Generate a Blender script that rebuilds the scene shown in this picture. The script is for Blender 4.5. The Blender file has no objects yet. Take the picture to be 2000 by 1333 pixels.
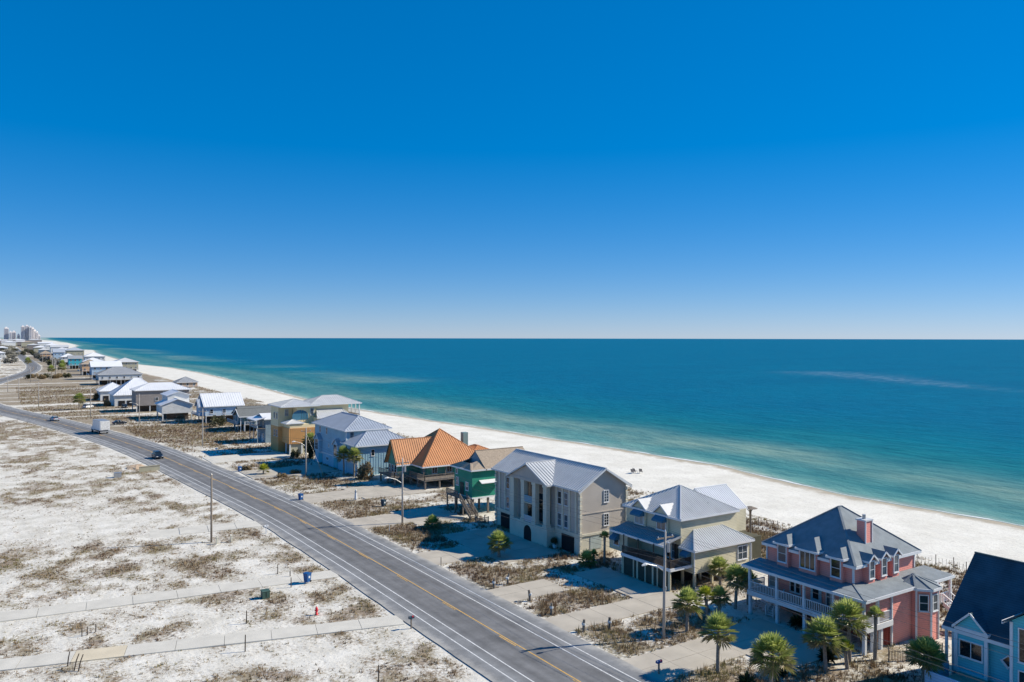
import bpy, bmesh, math, random
import numpy as np
from mathutils import Vector, Matrix

# ------------------------------------------------------------------ camera, sky, sun, exposure
sc = bpy.context.scene
CAM_H = 30.0
YAW = math.radians(32.92)
cam = bpy.data.cameras.new("camera"); camo = bpy.data.objects.new("camera", cam)
sc.collection.objects.link(camo); sc.camera = camo
cam.sensor_width = 36; cam.lens = 1560 / 2000 * 36
cam.shift_y = -5.5 / 2000
cam.clip_start = 0.5; cam.clip_end = 200000
camo.matrix_world = (Matrix.Translation((0, 0, CAM_H)) @ Matrix.Rotation(-YAW, 4, 'Z')
                     @ Matrix.Rotation(math.pi/2, 4, 'X') @ Matrix.Rotation(math.radians(0.1146), 4, 'Z'))

SUN_EL = math.radians(35.5)
SUN_AZ = math.atan2(0.948, -0.318)            # from +Y towards +X
w = bpy.data.worlds.new("World"); sc.world = w; w.use_nodes = True
nt = w.node_tree; nt.nodes.clear()
sky = nt.nodes.new("ShaderNodeTexSky"); sky.sky_type = 'NISHITA'; sky.sun_disc = False
sky.sun_elevation = SUN_EL; sky.sun_rotation = SUN_AZ
sky.altitude = 30; sky.air_density = 0.8; sky.dust_density = 0.0; sky.ozone_density = 10.0
hs = nt.nodes.new("ShaderNodeHueSaturation"); hs.inputs['Saturation'].default_value = 1.606
wb = nt.nodes.new("ShaderNodeMix"); wb.data_type = 'RGBA'; wb.blend_type = 'MULTIPLY'; wb.inputs[0].default_value = 1; wb.inputs[7].default_value = (.96, .955, 1.045, 1)   # camera white balance of the clear sky
bg = nt.nodes.new("ShaderNodeBackground"); bg.inputs['Strength'].default_value = 0.15
wo = nt.nodes.new("ShaderNodeOutputWorld")
gm = nt.nodes.new('ShaderNodeGamma'); gm.inputs[1].default_value = .52; nt.links.new(sky.outputs[0], gm.inputs[0]); nt.links.new(gm.outputs[0], wb.inputs[6]); nt.links.new(wb.outputs[2], hs.inputs['Color']); nt.links.new(hs.outputs[0], bg.inputs[0]); nt.links.new(bg.outputs[0], wo.inputs[0])

sl = bpy.data.lights.new("sun", 'SUN'); sl.energy = 3.6; sl.angle = math.radians(0.5); sl.color = (1, .915, .76)
so = bpy.data.objects.new("sun", sl); sc.collection.objects.link(so)
sd = Vector((math.sin(SUN_AZ)*math.cos(SUN_EL), math.cos(SUN_AZ)*math.cos(SUN_EL), math.sin(SUN_EL)))
so.rotation_euler = sd.to_track_quat('Z', 'Y').to_euler(); so.location = sd*200
vs = sc.view_settings
vs.view_transform = 'Standard'; vs.look = 'None'; vs.gamma = 1; vs.use_curve_mapping = False; vs.exposure = 0.80
sc.cycles.max_bounces = 6; sc.cycles.diffuse_bounces = 2; sc.cycles.glossy_bounces = 3
sc.cycles.use_denoising = True; sc.cycles.denoiser = 'OPENIMAGEDENOISE'; sc.cycles.denoising_prefilter = 'ACCURATE'

# ------------------------------------------------------------------ helpers
C = sc.collection
R = math.radians
rng = random.Random(7)
nrg = np.random.default_rng(11)
ORG = {}

def tag(o, label=None, cat=None, group=None, kind=None):
    if label: o['label'] = label
    if cat: o['category'] = cat
    if group: o['group'] = group
    if kind: o['kind'] = kind
    return o

def thing(name, label, cat, loc=(0, 0, 0), group=None, rz=0):
    o = bpy.data.objects.new(name, None); C.objects.link(o); o.empty_display_size = .3
    o.location = loc; o.rotation_euler = (0, 0, rz)
    ORG[o] = Vector(loc)
    return tag(o, label, cat, group)

def copy_tree(o, parent=None):
    c = o.copy(); C.objects.link(c); c.parent = parent
    for ch in list(o.children): copy_tree(ch, c)
    return c

class MB:
    """collects faces; build() links them as one mesh object"""
    def __init__(s): s.v = []; s.f = []; s.t = []
    def add(s, vs, fs, tint=None):
        o = len(s.v); s.v += [tuple(p) for p in vs]; s.f += [tuple(i+o for i in f) for f in fs]
        if tint is not None: s.t += [tint]*len(vs)
        return s
    def box(s, x0, x1, y0, y1, z0, z1):
        if x0 > x1: x0, x1 = x1, x0
        if y0 > y1: y0, y1 = y1, y0
        return s.add([(x0,y0,z0),(x1,y0,z0),(x1,y1,z0),(x0,y1,z0),(x0,y0,z1),(x1,y0,z1),(x1,y1,z1),(x0,y1,z1)],
                     [(3,2,1,0),(4,5,6,7),(0,1,5,4),(1,2,6,5),(2,3,7,6),(3,0,4,7)])
    def prism(s, poly, vec):
        n = len(poly); vec = Vector(vec); p = [Vector(q) for q in poly]
        return s.add(p + [q+vec for q in p], [tuple(range(n))[::-1], tuple(range(n, 2*n))] + [(i, (i+1) % n, n+(i+1) % n, n+i) for i in range(n)])
    def tube(s, pts, rs, n=8, cap=True):
        pts = [Vector(p) for p in pts]
        if not hasattr(rs, '__len__'): rs = [rs]*len(pts)
        vs = []; fs = []
        for i, p in enumerate(pts):
            d = (pts[min(i+1, len(pts)-1)] - pts[max(i-1, 0)]).normalized()
            a = d.orthogonal().normalized() if abs(d.z) < .98 else Vector((1, 0, 0)); a = (a - d*a.dot(d)).normalized(); b = d.cross(a)
            for k in range(n):
                t = 2*math.pi*k/n; vs.append(p + (a*math.cos(t)+b*math.sin(t))*rs[i])
        for i in range(len(pts)-1):
            for k in range(n):
                fs.append((i*n+k, i*n+(k+1) % n, (i+1)*n+(k+1) % n, (i+1)*n+k))
        if cap: fs += [tuple(range(n))[::-1], tuple((len(pts)-1)*n+k for k in range(n))]
        return s.add(vs, fs)
    def bar(s, p0, p1, wd, ht):
        """rectangular bar between two points (width across, height up)"""
        p0, p1 = Vector(p0), Vector(p1); d = (p1-p0).normalized()
        u = Vector((0, 0, 1)) if abs(d.z) < .95 else Vector((1, 0, 0))
        a = d.cross(u).normalized()*wd/2; b = a.cross(d).normalized()*ht/2
        return s.add([p0-a-b, p0+a-b, p0+a+b, p0-a+b, p1-a-b, p1+a-b, p1+a+b, p1-a+b],
                     [(3,2,1,0),(4,5,6,7),(0,1,5,4),(1,2,6,5),(2,3,7,6),(3,0,4,7)])
    def mesh(s, name, m, org=(0, 0, 0), smooth=False):
        me = bpy.data.meshes.new(name); o = Vector(org)
        me.from_pydata([(a-o.x, b-o.y, c-o.z) for a, b, c in s.v], [], s.f)
        if m: me.materials.append(m)
        if s.t:
            at = me.attributes.new('tint', 'FLOAT', 'POINT'); at.data.foreach_set('value', s.t)
        if smooth: me.polygons.foreach_set('use_smooth', [True]*len(me.polygons))
        me.update(); return me
    def build(s, name, m, parent=None, smooth=False, kind=None, label=None):
        org = Vector((0, 0, 0)); q = parent
        while q is not None:
            if q in ORG: org = ORG[q]; break
            q = q.parent
        o = bpy.data.objects.new(name, s.mesh(name, m, org, smooth)); C.objects.link(o); o.parent = parent
        if kind: o['kind'] = kind
        if label: o['label'] = label
        return o

def link(name, me, parent=None, loc=(0, 0, 0), rot=(0, 0, 0), scale=None):
    o = bpy.data.objects.new(name, me); C.objects.link(o); o.parent = parent; o.location = loc; o.rotation_euler = rot
    if scale: o.scale = scale
    return o

# ------------------------------------------------------------------ materials
def mat(name, col, rough=.7, amt=.12, scale=1.5, bump=0, bscale=40, metal=0, spec=.4, detail=5, streak=0, col2=None):
    m = bpy.data.materials.new(name); m.use_nodes = True; t = m.node_tree; N = t.nodes; Lk = t.links
    p = N['Principled BSDF']; p.inputs['Roughness'].default_value = rough; p.inputs['Metallic'].default_value = metal
    p.inputs['Specular IOR Level'].default_value = spec
    geo = N.new('ShaderNodeNewGeometry')
    nz = N.new('ShaderNodeTexNoise'); nz.inputs['Scale'].default_value = scale; nz.inputs['Detail'].default_value = detail
    if streak:
        mp = N.new('ShaderNodeMapping'); mp.inputs['Scale'].default_value = (1, 1, streak); Lk.new(geo.outputs['Position'], mp.inputs[0]); Lk.new(mp.outputs[0], nz.inputs['Vector'])
    else: Lk.new(geo.outputs['Position'], nz.inputs['Vector'])
    mr = N.new('ShaderNodeMapRange'); mr.inputs['From Min'].default_value = .3; mr.inputs['From Max'].default_value = .7
    Lk.new(nz.outputs['Fac'], mr.inputs[0])
    mx = N.new('ShaderNodeMix'); mx.data_type = 'RGBA'
    c = col; mx.inputs[6].default_value = (*[max(0, v*(1-amt)) for v in c], 1)
    mx.inputs[7].default_value = (*[min(1, v*(1+amt)) for v in (col2 or c)], 1)
    Lk.new(mr.outputs[0], mx.inputs[0]); Lk.new(mx.outputs[2], p.inputs['Base Color'])
    m['out'] = 0
    if bump:
        n2 = N.new('ShaderNodeTexNoise'); n2.inputs['Scale'].default_value = bscale; n2.inputs['Detail'].default_value = 3
        Lk.new(geo.outputs['Position'], n2.inputs['Vector'])
        b = N.new('ShaderNodeBump'); b.inputs['Strength'].default_value = bump; b.inputs['Distance'].default_value = .05
        Lk.new(n2.outputs['Fac'], b.inputs['Height']); Lk.new(b.outputs[0], p.inputs['Normal'])
    del m['out']
    return m

def siding(name, col, pitch=.2, axis='Z', rough=.65, amt=.08, groove=.72):
    """painted lap boards: a shadow-gap line colour and a saw-tooth bump per board"""
    m = mat(name, col, rough, amt, .7); t = m.node_tree; N = t.nodes; Lk = t.links; p = N['Principled BSDF']
    geo = N.new('ShaderNodeNewGeometry'); sx = N.new('ShaderNodeSeparateXYZ'); Lk.new(geo.outputs['Position'], sx.inputs[0])
    d = N.new('ShaderNodeMath'); d.operation = 'DIVIDE'; d.inputs[1].default_value = pitch
    Lk.new(sx.outputs[axis], d.inputs[0])
    fr = N.new('ShaderNodeMath'); fr.operation = 'FRACT'; Lk.new(d.outputs[0], fr.inputs[0])
    b = N.new('ShaderNodeBump'); b.inputs['Strength'].default_value = .8; b.inputs['Distance'].default_value = .025; b.invert = True
    Lk.new(fr.outputs[0], b.inputs['Height']); Lk.new(b.outputs[0], p.inputs['Normal'])
    lt = N.new('ShaderNodeMath'); lt.operation = 'LESS_THAN'; lt.inputs[1].default_value = .14; Lk.new(fr.outputs[0], lt.inputs[0])
    mul = N.new('ShaderNodeMix'); mul.data_type = 'RGBA'; mul.blend_type = 'MULTIPLY'
    old = p.inputs['Base Color'].links[0].from_socket
    mul.inputs[7].default_value = (groove, groove, groove, 1)
    Lk.new(lt.outputs[0], mul.inputs[0]); Lk.new(old, mul.inputs[6]); Lk.new(mul.outputs[2], p.inputs['Base Color'])
    return m

def tinted(name, stops, rough=.7, trans=0.0, spec=.3):
    """foliage: colour by the per-leaf 'tint' attribute, a little light passing through"""
    m = bpy.data.materials.new(name); m.use_nodes = True; t = m.node_tree; N = t.nodes; Lk = t.links
    p = N['Principled BSDF']; p.inputs['Roughness'].default_value = rough; p.inputs['Specular IOR Level'].default_value = spec
    at = N.new('ShaderNodeAttribute'); at.attribute_name = 'tint'
    rp = N.new('ShaderNodeValToRGB'); e = rp.color_ramp.elements
    while len(e) < len(stops): e.new(.5)
    for i, (pos, c) in enumerate(stops): e[i].position = pos; e[i].color = (*c, 1)
    Lk.new(at.outputs['Fac'], rp.inputs[0]); Lk.new(rp.outputs[0], p.inputs['Base Color'])
    if trans:
        tr = N.new('ShaderNodeBsdfTranslucent'); Lk.new(rp.outputs[0], tr.inputs[0])
        ms = N.new('ShaderNodeMixShader'); ms.inputs[0].default_value = trans
        Lk.new(p.outputs[0], ms.inputs[1]); Lk.new(tr.outputs[0], ms.inputs[2]); Lk.new(ms.outputs[0], N['Material Output'].inputs[0])
    return m

M = dict(
    white=mat('white_paint', (.72,.73,.74), .5, .05),
    trim=mat('weathered_white_trim', (.60,.62,.63), .55, .08),
    concrete=mat('concrete', (.46,.415,.345), .9, .12, .4, .3, 30),
    concrete2=mat('pale_concrete', (.60,.57,.50), .9, .09, .5, .3, 30),
    tanconc=mat('tan_concrete', (.62,.54,.40), .9, .07, .5, .3, 30),
    wood=mat('grey_wood', (.20,.17,.14), .9, .3, 3, .3, 20, streak=.2),
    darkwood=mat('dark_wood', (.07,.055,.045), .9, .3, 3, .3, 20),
    palepole=mat('pale_weathered_pole', (.42,.39,.355), .9, .2, 2, .3, 20, streak=.15),
    pole=mat('weathered_pole', (.24,.20,.16), .9, .25, 2, .3, 20, streak=.15),
    glass=mat('window_glass', (.015,.022,.028), .06, .2, .6, spec=.9),
    glass2=mat('painted_reflection_glass', (.07,.10,.125), .08, .3, .5, spec=.9),  # reflection put into the colour: a paler blue base than the plain panes
    blind=mat('drawn_blind', (.34,.34,.32), .35, .15, 2, spec=.6),
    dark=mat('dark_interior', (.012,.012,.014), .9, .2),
    metal=mat('galvanised_metal', (.42,.43,.44), .4, .1, 2, metal=.5),
    roof_grey=mat('grey_metal_roof', (.34,.35,.36), .42, .08, .5, spec=.5),
    roof_silver=mat('silver_metal_roof', (.58,.585,.58), .42, .08, .5, spec=.5),
    roof_white=mat('white_metal_roof', (.74,.75,.77), .5, .05, .4),
    roof_blue=mat('pale_blue_metal_roof', (.40,.44,.50), .45, .07, .4, spec=.5),
    roof_orange=mat('copper_orange_metal_roof', (.61,.275,.115), .5, .10, .4, spec=.4),
    roof_tan=mat('tan_shingle', (.36,.29,.22), .95, .15, 3, .5, 25),
    roof_slate=mat('slate_blue_shingle', (.22,.25,.27), .9, .14, 1.2, .5, 22),
    roof_navy=siding('navy_shingle', (.04,.09,.12), .16, 'Z', .9, .25, .6),
    roof_dkgrey=mat('dark_grey_shingle', (.16,.17,.17), .95, .15, 2, .5, 25),
    pink=siding('coral_pink_siding', (.84,.32,.26), .19),
    pinkdk=siding('coral_siding_dark', (.50,.10,.065), .19),  # darker, redder coral for the ground-level wall
    beige=siding('beige_siding', (.63,.575,.41), .2),
    taupe=mat('grey_taupe_stucco', (.48,.43,.375), .9, .06, .6, .25, 30),
    cream=mat('cream_stucco', (.62,.585,.47), .9, .06, .6, .25, 30),
    teal=siding('teal_green_siding', (.012,.26,.17), .2),
    sage=siding('sage_green_siding', (.10,.30,.215), .22),
    sky=mat('sky_blue_board', (.33,.52,.62), .7, .07, .6),
    aqua=siding('aqua_siding', (.10,.52,.60), .22),
    yellow=mat('pale_yellow_board', (.78,.65,.40), .7, .06, .5),
    apricot=mat('apricot_board', (.62,.33,.12), .7, .08, .5),
    greyblue=siding('grey_blue_siding', (.20,.28,.34), .22),
    greygreen=siding('grey_green_siding', (.16,.26,.27), .22),
    graysid=siding('warm_grey_siding', (.25,.225,.215), .22),
    whitesid=siding('white_siding', (.66,.67,.66), .22),
    turq=siding('turquoise_siding', (.05,.42,.52), .25),
    peach=siding('peach_siding', (.62,.40,.24), .25),
    khaki=siding('khaki_siding', (.42,.40,.30), .25),
    paleblue=siding('pale_blue_siding', (.42,.56,.70), .25),
    awning=mat('blue_awning_canvas', (.05,.17,.26), .8, .1),
    lattice=mat('dark_green_slats', (.05,.065,.05), .85, .2),
    brown=mat('brown_door', (.14,.06,.04), .7, .2),
    screen=mat('olive_screen', (.085,.08,.05), .9, .15),
    asphalt=mat('asphalt', (.11,.11,.115), .9, .15, .8, .4, 60),
    whiteline=mat('white_road_paint', (.62,.62,.61), .8, .22, 3, detail=8),
    yellowline=mat('yellow_road_paint', (.62,.37,.10), .8, .22, 3, detail=8),
    bark=mat('palm_trunk', (.27,.235,.20), .95, .3, 6, .8, 14),
    bin=mat('blue_bin_plastic', (.012,.085,.26), .45, .1),
    bindk=mat('dark_bin_plastic', (.02,.05,.08), .5, .1),
    red=mat('red_hydrant', (.62,.03,.045), .45, .1),
    green=mat('green_cabinet', (.05,.10,.08), .6, .15),
    rubber=mat('tyre_rubber', (.015,.015,.016), .8, .1),
    carblack=mat('dark_blue_car_paint', (.012,.018,.03), .22, .05, spec=.7),
    carwhite=mat('white_car_paint', (.72,.74,.76), .25, .03, spec=.6),
    carsilver=mat('silver_car_paint', (.36,.40,.45), .28, .04, spec=.7),
    lamp=mat('lamp_lens', (.75,.75,.72), .15, .03, spec=.8),
    tail=mat('tail_lens', (.40,.02,.02), .2, .05),
    wire=mat('wire', (.10,.095,.09), .6, .1),
    palm=tinted('palm_leaf', [(0,(.38,.31,.18)),(.18,(.27,.24,.10)),(.35,(.25,.28,.08)),(.65,(.36,.43,.11)),(1,(.56,.60,.20))], .4, .42, .6),
    palmy=tinted('yellow_palm_leaf', [(0,(.18,.15,.05)),(.4,(.34,.38,.04)),(1,(.58,.58,.05))], .45, .25, .5),
    sago=tinted('sago_leaf', [(0,(.012,.022,.012)),(1,(.03,.06,.022))], .4, .1, .5),
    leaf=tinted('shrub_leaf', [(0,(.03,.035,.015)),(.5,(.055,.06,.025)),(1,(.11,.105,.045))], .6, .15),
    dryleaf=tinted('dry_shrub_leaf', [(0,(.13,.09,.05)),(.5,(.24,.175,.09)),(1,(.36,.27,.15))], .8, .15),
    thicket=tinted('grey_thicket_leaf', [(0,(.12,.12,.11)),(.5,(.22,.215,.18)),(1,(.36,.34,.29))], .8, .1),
    grass=tinted('dune_grass', [(0,(.13,.08,.05)),(.35,(.22,.145,.085)),(.7,(.33,.25,.14)),(1,(.21,.19,.065))], .8, .2),
    tower=mat('pale_tower', (.84,.79,.77), .8, .05, .02),
    towerdk=mat('tower_glass', (.40,.42,.48), .4, .1, .02),
)
# ------------------------------------------------------------------ terrain functions
def vnoise(x, y, seed=0):
    x = np.asarray(x, float); y = np.asarray(y, float)
    xi = np.floor(x).astype(np.int64); yi = np.floor(y).astype(np.int64); fx = x-xi; fy = y-yi
    fx = fx*fx*(3-2*fx); fy = fy*fy*(3-2*fy)
    def h(a, b):
        n = (a*374761393 + b*668265263 + seed*1442695041) & 0xffffffff
        n = ((n ^ (n >> 13))*1274126177) & 0xffffffff
        return ((n ^ (n >> 16)) & 0xffff)/65535.0
    return (h(xi, yi)*(1-fx)+h(xi+1, yi)*fx)*(1-fy) + (h(xi, yi+1)*(1-fx)+h(xi+1, yi+1)*fx)*fy
def fbm(x, y, seed=0, oct=4):
    s = 0; a = .5; t = 0
    for k in range(oct): s = s+a*vnoise(x*2**k, y*2**k, seed+k); t += a; a *= .5
    return s/t
def sstep(a, b, x):
    t = np.clip((np.asarray(x, float)-a)/(b-a), 0, 1); return t*t*(3-2*t)

SH = [(-3000,150),(-200,146),(0,144),(65,143.3),(82,142.6),(97,141.3),(118,145),(137,148.4),(173,146.7),(220,142.8),(250,140),(327,132.3),(377,131.4),(437,135),
      (560,143),(722,152),(889,151.7),(1008,139),(1350,152),(1771,170),(2205,206),(2430,165),(3282,265),(6324,401),(12000,600),(60000,3000)]
def shore(y): 
    y = np.asarray(y, float)
    return np.interp(y, [a for a, b in SH], [b for a, b in SH]) + 1.2*(vnoise(y/17, y*0+3, 5)-.5) + .5*(vnoise(y/5, y*0+9, 6)-.5)
RC = [(-400,42.7),(-100,42.7),(60,42.8),(105,42.7),(137,41.9),(160,40.2),(190,37.8),(237,33.3),(290,24.5),(340,14.2),(389,2.6),(440,-6),(500,-10),(560,-8),(640,1.5),(740,17),(840,28),(940,33),(1150,35),(1400,35),(1800,40),(2600,48),(5000,60)]
_ry = np.array([a for a, b in RC], float); _rx = np.array([b for a, b in RC], float)
def _hermite(y):
    m = np.gradient(_rx, _ry); y = np.clip(np.asarray(y, float), _ry[0], _ry[-1])
    i = np.clip(np.searchsorted(_ry, y)-1, 0, len(_ry)-2); h = _ry[i+1]-_ry[i]; t = (y-_ry[i])/h
    return ((2*t**3-3*t**2+1)*_rx[i] + (t**3-2*t**2+t)*h*m[i] + (-2*t**3+3*t**2)*_rx[i+1] + (t**3-t**2)*h*m[i+1])
roadx = _hermite

def gz(x, y):
    """ground height: always a little under the paved sheets at 0, a low dune behind the houses, then the beach slope"""
    x = np.asarray(x, float); y = np.asarray(y, float); S = shore(y)
    und = -.05 - .10*fbm(x/7, y/7, 21)
    nearroad = np.exp(-((x-roadx(y))/9)**6)
    und = und*(1-nearroad) - .06*nearroad
    dune = (.25+1.15*fbm(x/11, y/14, 31))*np.exp(-((x-(96+4*fbm(y/30, y*0, 8)))/8.5)**2)
    z = und + dune
    bx0 = 107.0
    t = np.clip((x-bx0)/(S-bx0), 0, None)
    beach = np.where(t < 1, .15-1.15*t**1.3, -1.0-(x-S)*.07)
    k = sstep(101, 110, x)
    bb = beach + .10*(fbm(x/6, y/9, 41)-.5)*np.clip(1-t, 0, 1)
    return z*(1-k) + bb*k
def gz1(x, y): return float(gz(np.array([x]), np.array([y]))[0])

VEG = [(22.5,113,2.9,4.1,.9),(14.6,114.9,3.7,3.6,.8),(13.6,125.3,2.4,2.7,.6),(9.2,286,8.2,12,.9),(18.7,246,6.1,11.4,.7),(4.2,305,5.9,13.5,.8),(11.9,181,10.5,11,.6),
 (31,182,5.8,9.3,.6),(20,197,4.1,5.9,.4),(24.2,151.6,5.2,4.1,.7),(31.3,148.6,4.1,6.3,.6),(31.6,138.7,3.2,4,.6),(31.4,124.5,4.2,2.9,.7),(24.8,125,4.1,2.2,.6),(2.9,90.6,2,1.2,.8),
 (2.7,84.6,1.9,1.8,.5),(14.1,82.3,2.4,.9,.6),(15.1,88.8,2.5,1.9,.5),(12.5,87.6,3.3,1,.5),(34.6,67.6,2.7,2.7,.8),(34.1,84.2,2.7,2.9,.8),(33.8,89.7,2.3,2.5,.7),(28.7,77.2,2,1.1,.6),
 (27.5,68,4.2,2.1,.4),(20.4,75.3,3.5,2.4,.3),(34,62.6,1.4,.9,.7),(6.2,109.6,6.5,3.4,.3),(34.6,112,4,4.9,.5),(25.8,112.9,3.8,5.3,.5),(7.4,92,1.6,1,.6),(15.6,101.3,4.3,2.4,.3),
 (54.6,73,5.6,2.2,1.1),(58.8,84.8,5.9,3.4,.9),(54.4,88.9,4.8,4,.95),(63.1,86.2,2.6,2,.6),(51.4,73.1,2.7,2,.9),(56.3,62.5,4.4,1.8,.9),(51.4,62.6,2.9,1.3,.8),(52,59.4,3.2,1.5,.95),
 (54.2,50.2,3.6,1.3,1.1),(50.5,50.2,2.6,.9,.9),(53.1,110.6,4.6,6,1.1),(54.9,104.1,4.1,2.6,1),(53.5,133.5,6.5,5.4,1),(57.3,131,3.4,3.2,.8),(48.9,132.4,3.3,2.3,.7),(55.9,163,6.2,5.5,.85),
 (51.3,163,5.7,6,.95),(54.7,155.5,5.4,3,.8),(49.4,186.7,4.3,5.1,.8),(53.3,187,4.2,5.5,1),(46.2,268,9.8,16,1),(52.9,245,8.1,14,1),(69.7,132.3,5.1,2.5,.8),(57.8,98,3,1.4,.4),
 (65.6,58.7,3.5,1.2,.6),(60,45.2,6,1.4,.9),(67.4,41.2,3.6,1.9,.9),(56,46,5,1.6,.9)]
DRIVES = []      # (x0,x1,y0,y1) of every paved rectangle, filled below
def veg(x, y):
    x = np.asarray(x, float); y = np.asarray(y, float)
    n1 = fbm(x/6, y/9, 51); n2 = fbm(x/2.1, y/2.6, 61, 3)
    v = (.12+np.clip((n1-.37)*2.1, 0, .50)) * (y < 330)
    wx = x+5*(fbm(x/4, y/4, 52)-.5); wy = y+5*(fbm(x/4, y/4, 53)-.5)
    for a, b, p, q, s in VEG:
        d = ((wx-a)/(p*1.5))**2 + ((wy-b)/(q*1.5))**2
        v = np.maximum(v, s*np.exp(-1.1*d)*1.15*(d < 4))
    v = v*(1-.75*np.exp(-(((wx-7)/15)**2+((wy-148)/17)**2)**2))      # a clean sweep of drifted sand
    rx = roadx(y)
    lots = sstep(232, 255, y)*(x > rx+7)*(x < 92)*np.clip((fbm(x/60, y/9, 71)-.18)*4.5, 0, 1)
    left = sstep(240, 330, y)*(x < rx-7)*np.clip((fbm(x/40, y/16, 73)-.38)*4, 0, 1)
    dune = np.clip((fbm(x/5, y/8, 81)-.22)*3.4, 0, 1)*sstep(84, 89, x)*(1-sstep(101, 107, x))
    yard = np.clip((n1-.44)*2.2, 0, .55)*(x > 57)*(x < 87)
    v = np.maximum.reduce([v, left*.9, yard])
    v = np.clip(v*(.05+1.75*np.clip(n2*1.7-.35, 0, 1)), 0, 1)
    trk = np.ones_like(x)
    for c, w_, k in ((343, 2.2, .25), (372, 3.0, .1), (410, 3.5, .05), (470, 2.0, .3), (528, 3.0, .2), (600, 3.0, .2)):
        trk = trk*(1-(1-k)*np.exp(-((y-c-.06*(x-30)-3*(fbm(x/20, x*0+c, 77)-.5))/w_)**4))
    verge = sstep(48, 50, x)*(1-sstep(61, 67, x))*(y < 225)*np.clip((fbm(x/4, y/5, 54)-.30)*3.2, 0, .95)
    v = np.maximum(v, np.maximum.reduce([lots*trk, dune, verge])*(.62+.55*n2))
    v = v*sstep(6.0, 7.6, np.abs(x-rx))
    for x0, x1, y0, y1 in DRIVES:
        v = v*(1-((x > x0-.1) & (x < x1+.1) & (y > y0-.1) & (y < y1+.1)))
    return v*(x < 108)

def axis(stops):
    out = []
    for a, b, st in stops: out += list(np.arange(a, b, st))
    return np.array(out)

def sheet(name, xs, ys, zf, m, attrs, kind='structure'):
    X, Y = np.meshgrid(xs, ys); X = X.ravel(); Y = Y.ravel(); Z = zf(X, Y); nx, ny = len(xs), len(ys)
    co = np.stack([X, Y, Z], 1).astype(np.float32)
    i = (np.arange(ny-1)[:, None]*nx + np.arange(nx-1)[None, :]).ravel()
    q = np.stack([i, i+1, i+1+nx, i+nx], 1).astype(np.int32)
    me = bpy.data.meshes.new(name); me.vertices.add(len(co)); me.vertices.foreach_set('co', co.ravel())
    me.loops.add(q.size); me.loops.foreach_set('vertex_index', q.ravel()); me.polygons.add(len(q))
    me.polygons.foreach_set('loop_start', np.arange(0, q.size, 4, dtype=np.int32))
    me.polygons.foreach_set('use_smooth', np.ones(len(q), bool))
    me.update(calc_edges=True); me.validate()
    for k, fn in attrs.items():
        at = me.attributes.new(k, 'FLOAT', 'POINT'); at.data.foreach_set('value', fn(X, Y).astype(np.float32))
    me.materials.append(m); o = bpy.data.objects.new(name, me); C.objects.link(o); o['kind'] = kind
    return o

# paved rectangles: name, x0, x1, y0, y1, material, slab length, slab width
PAVE = [('driveway', 'concrete', [(48.9,60,51.6,56.9,3.7,2.65),(60,69,47,57.6,3.0,3.53)]),
        ('driveway', 'concrete', [(48.9,62,65.4,69.8,3.3,4.4),(48.9,57.5,76.2,81.4,4.3,2.6),(62,67.2,65.4,81.4,5.2,4)]),
        ('driveway', 'concrete', [(48.7,57,94,100.6,4.15,3.3),(57,66.5,90,108,4.75,4.5)]),
        ('driveway', 'concrete', [(48.3,57,118,125.6,4.35,3.8),(57,66,116,127,4.5,5.5)]),
        ('driveway', 'concrete', [(47.5,58,141.5,150,5.25,4.25),(58,71,139.5,152,4.33,6.25)]),
        ('driveway', 'concrete', [(46,65,172,184,4.75,6)]),
        ('driveway', 'concrete2', [(43.6,63,199,210.5,4.85,5.75)]),
        ('footpath', 'concrete2', 'A'), ('footpath', 'concrete2', 'B'), ('footpath', 'concrete2', 'C')]
for n, m, rects in PAVE:
    if not isinstance(rects, str):
        for a in rects: DRIVES.append(a[:4])
# the three walks on the open sand run slightly askew: centre line and width
WALKS = {'A': ((-24,104.5),(36.6,97.6),3.3), 'B': ((-24,93.0),(36.5,77.8),2.9), 'C': ((20,132.8),(36.4,130.4),4.6)}

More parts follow.
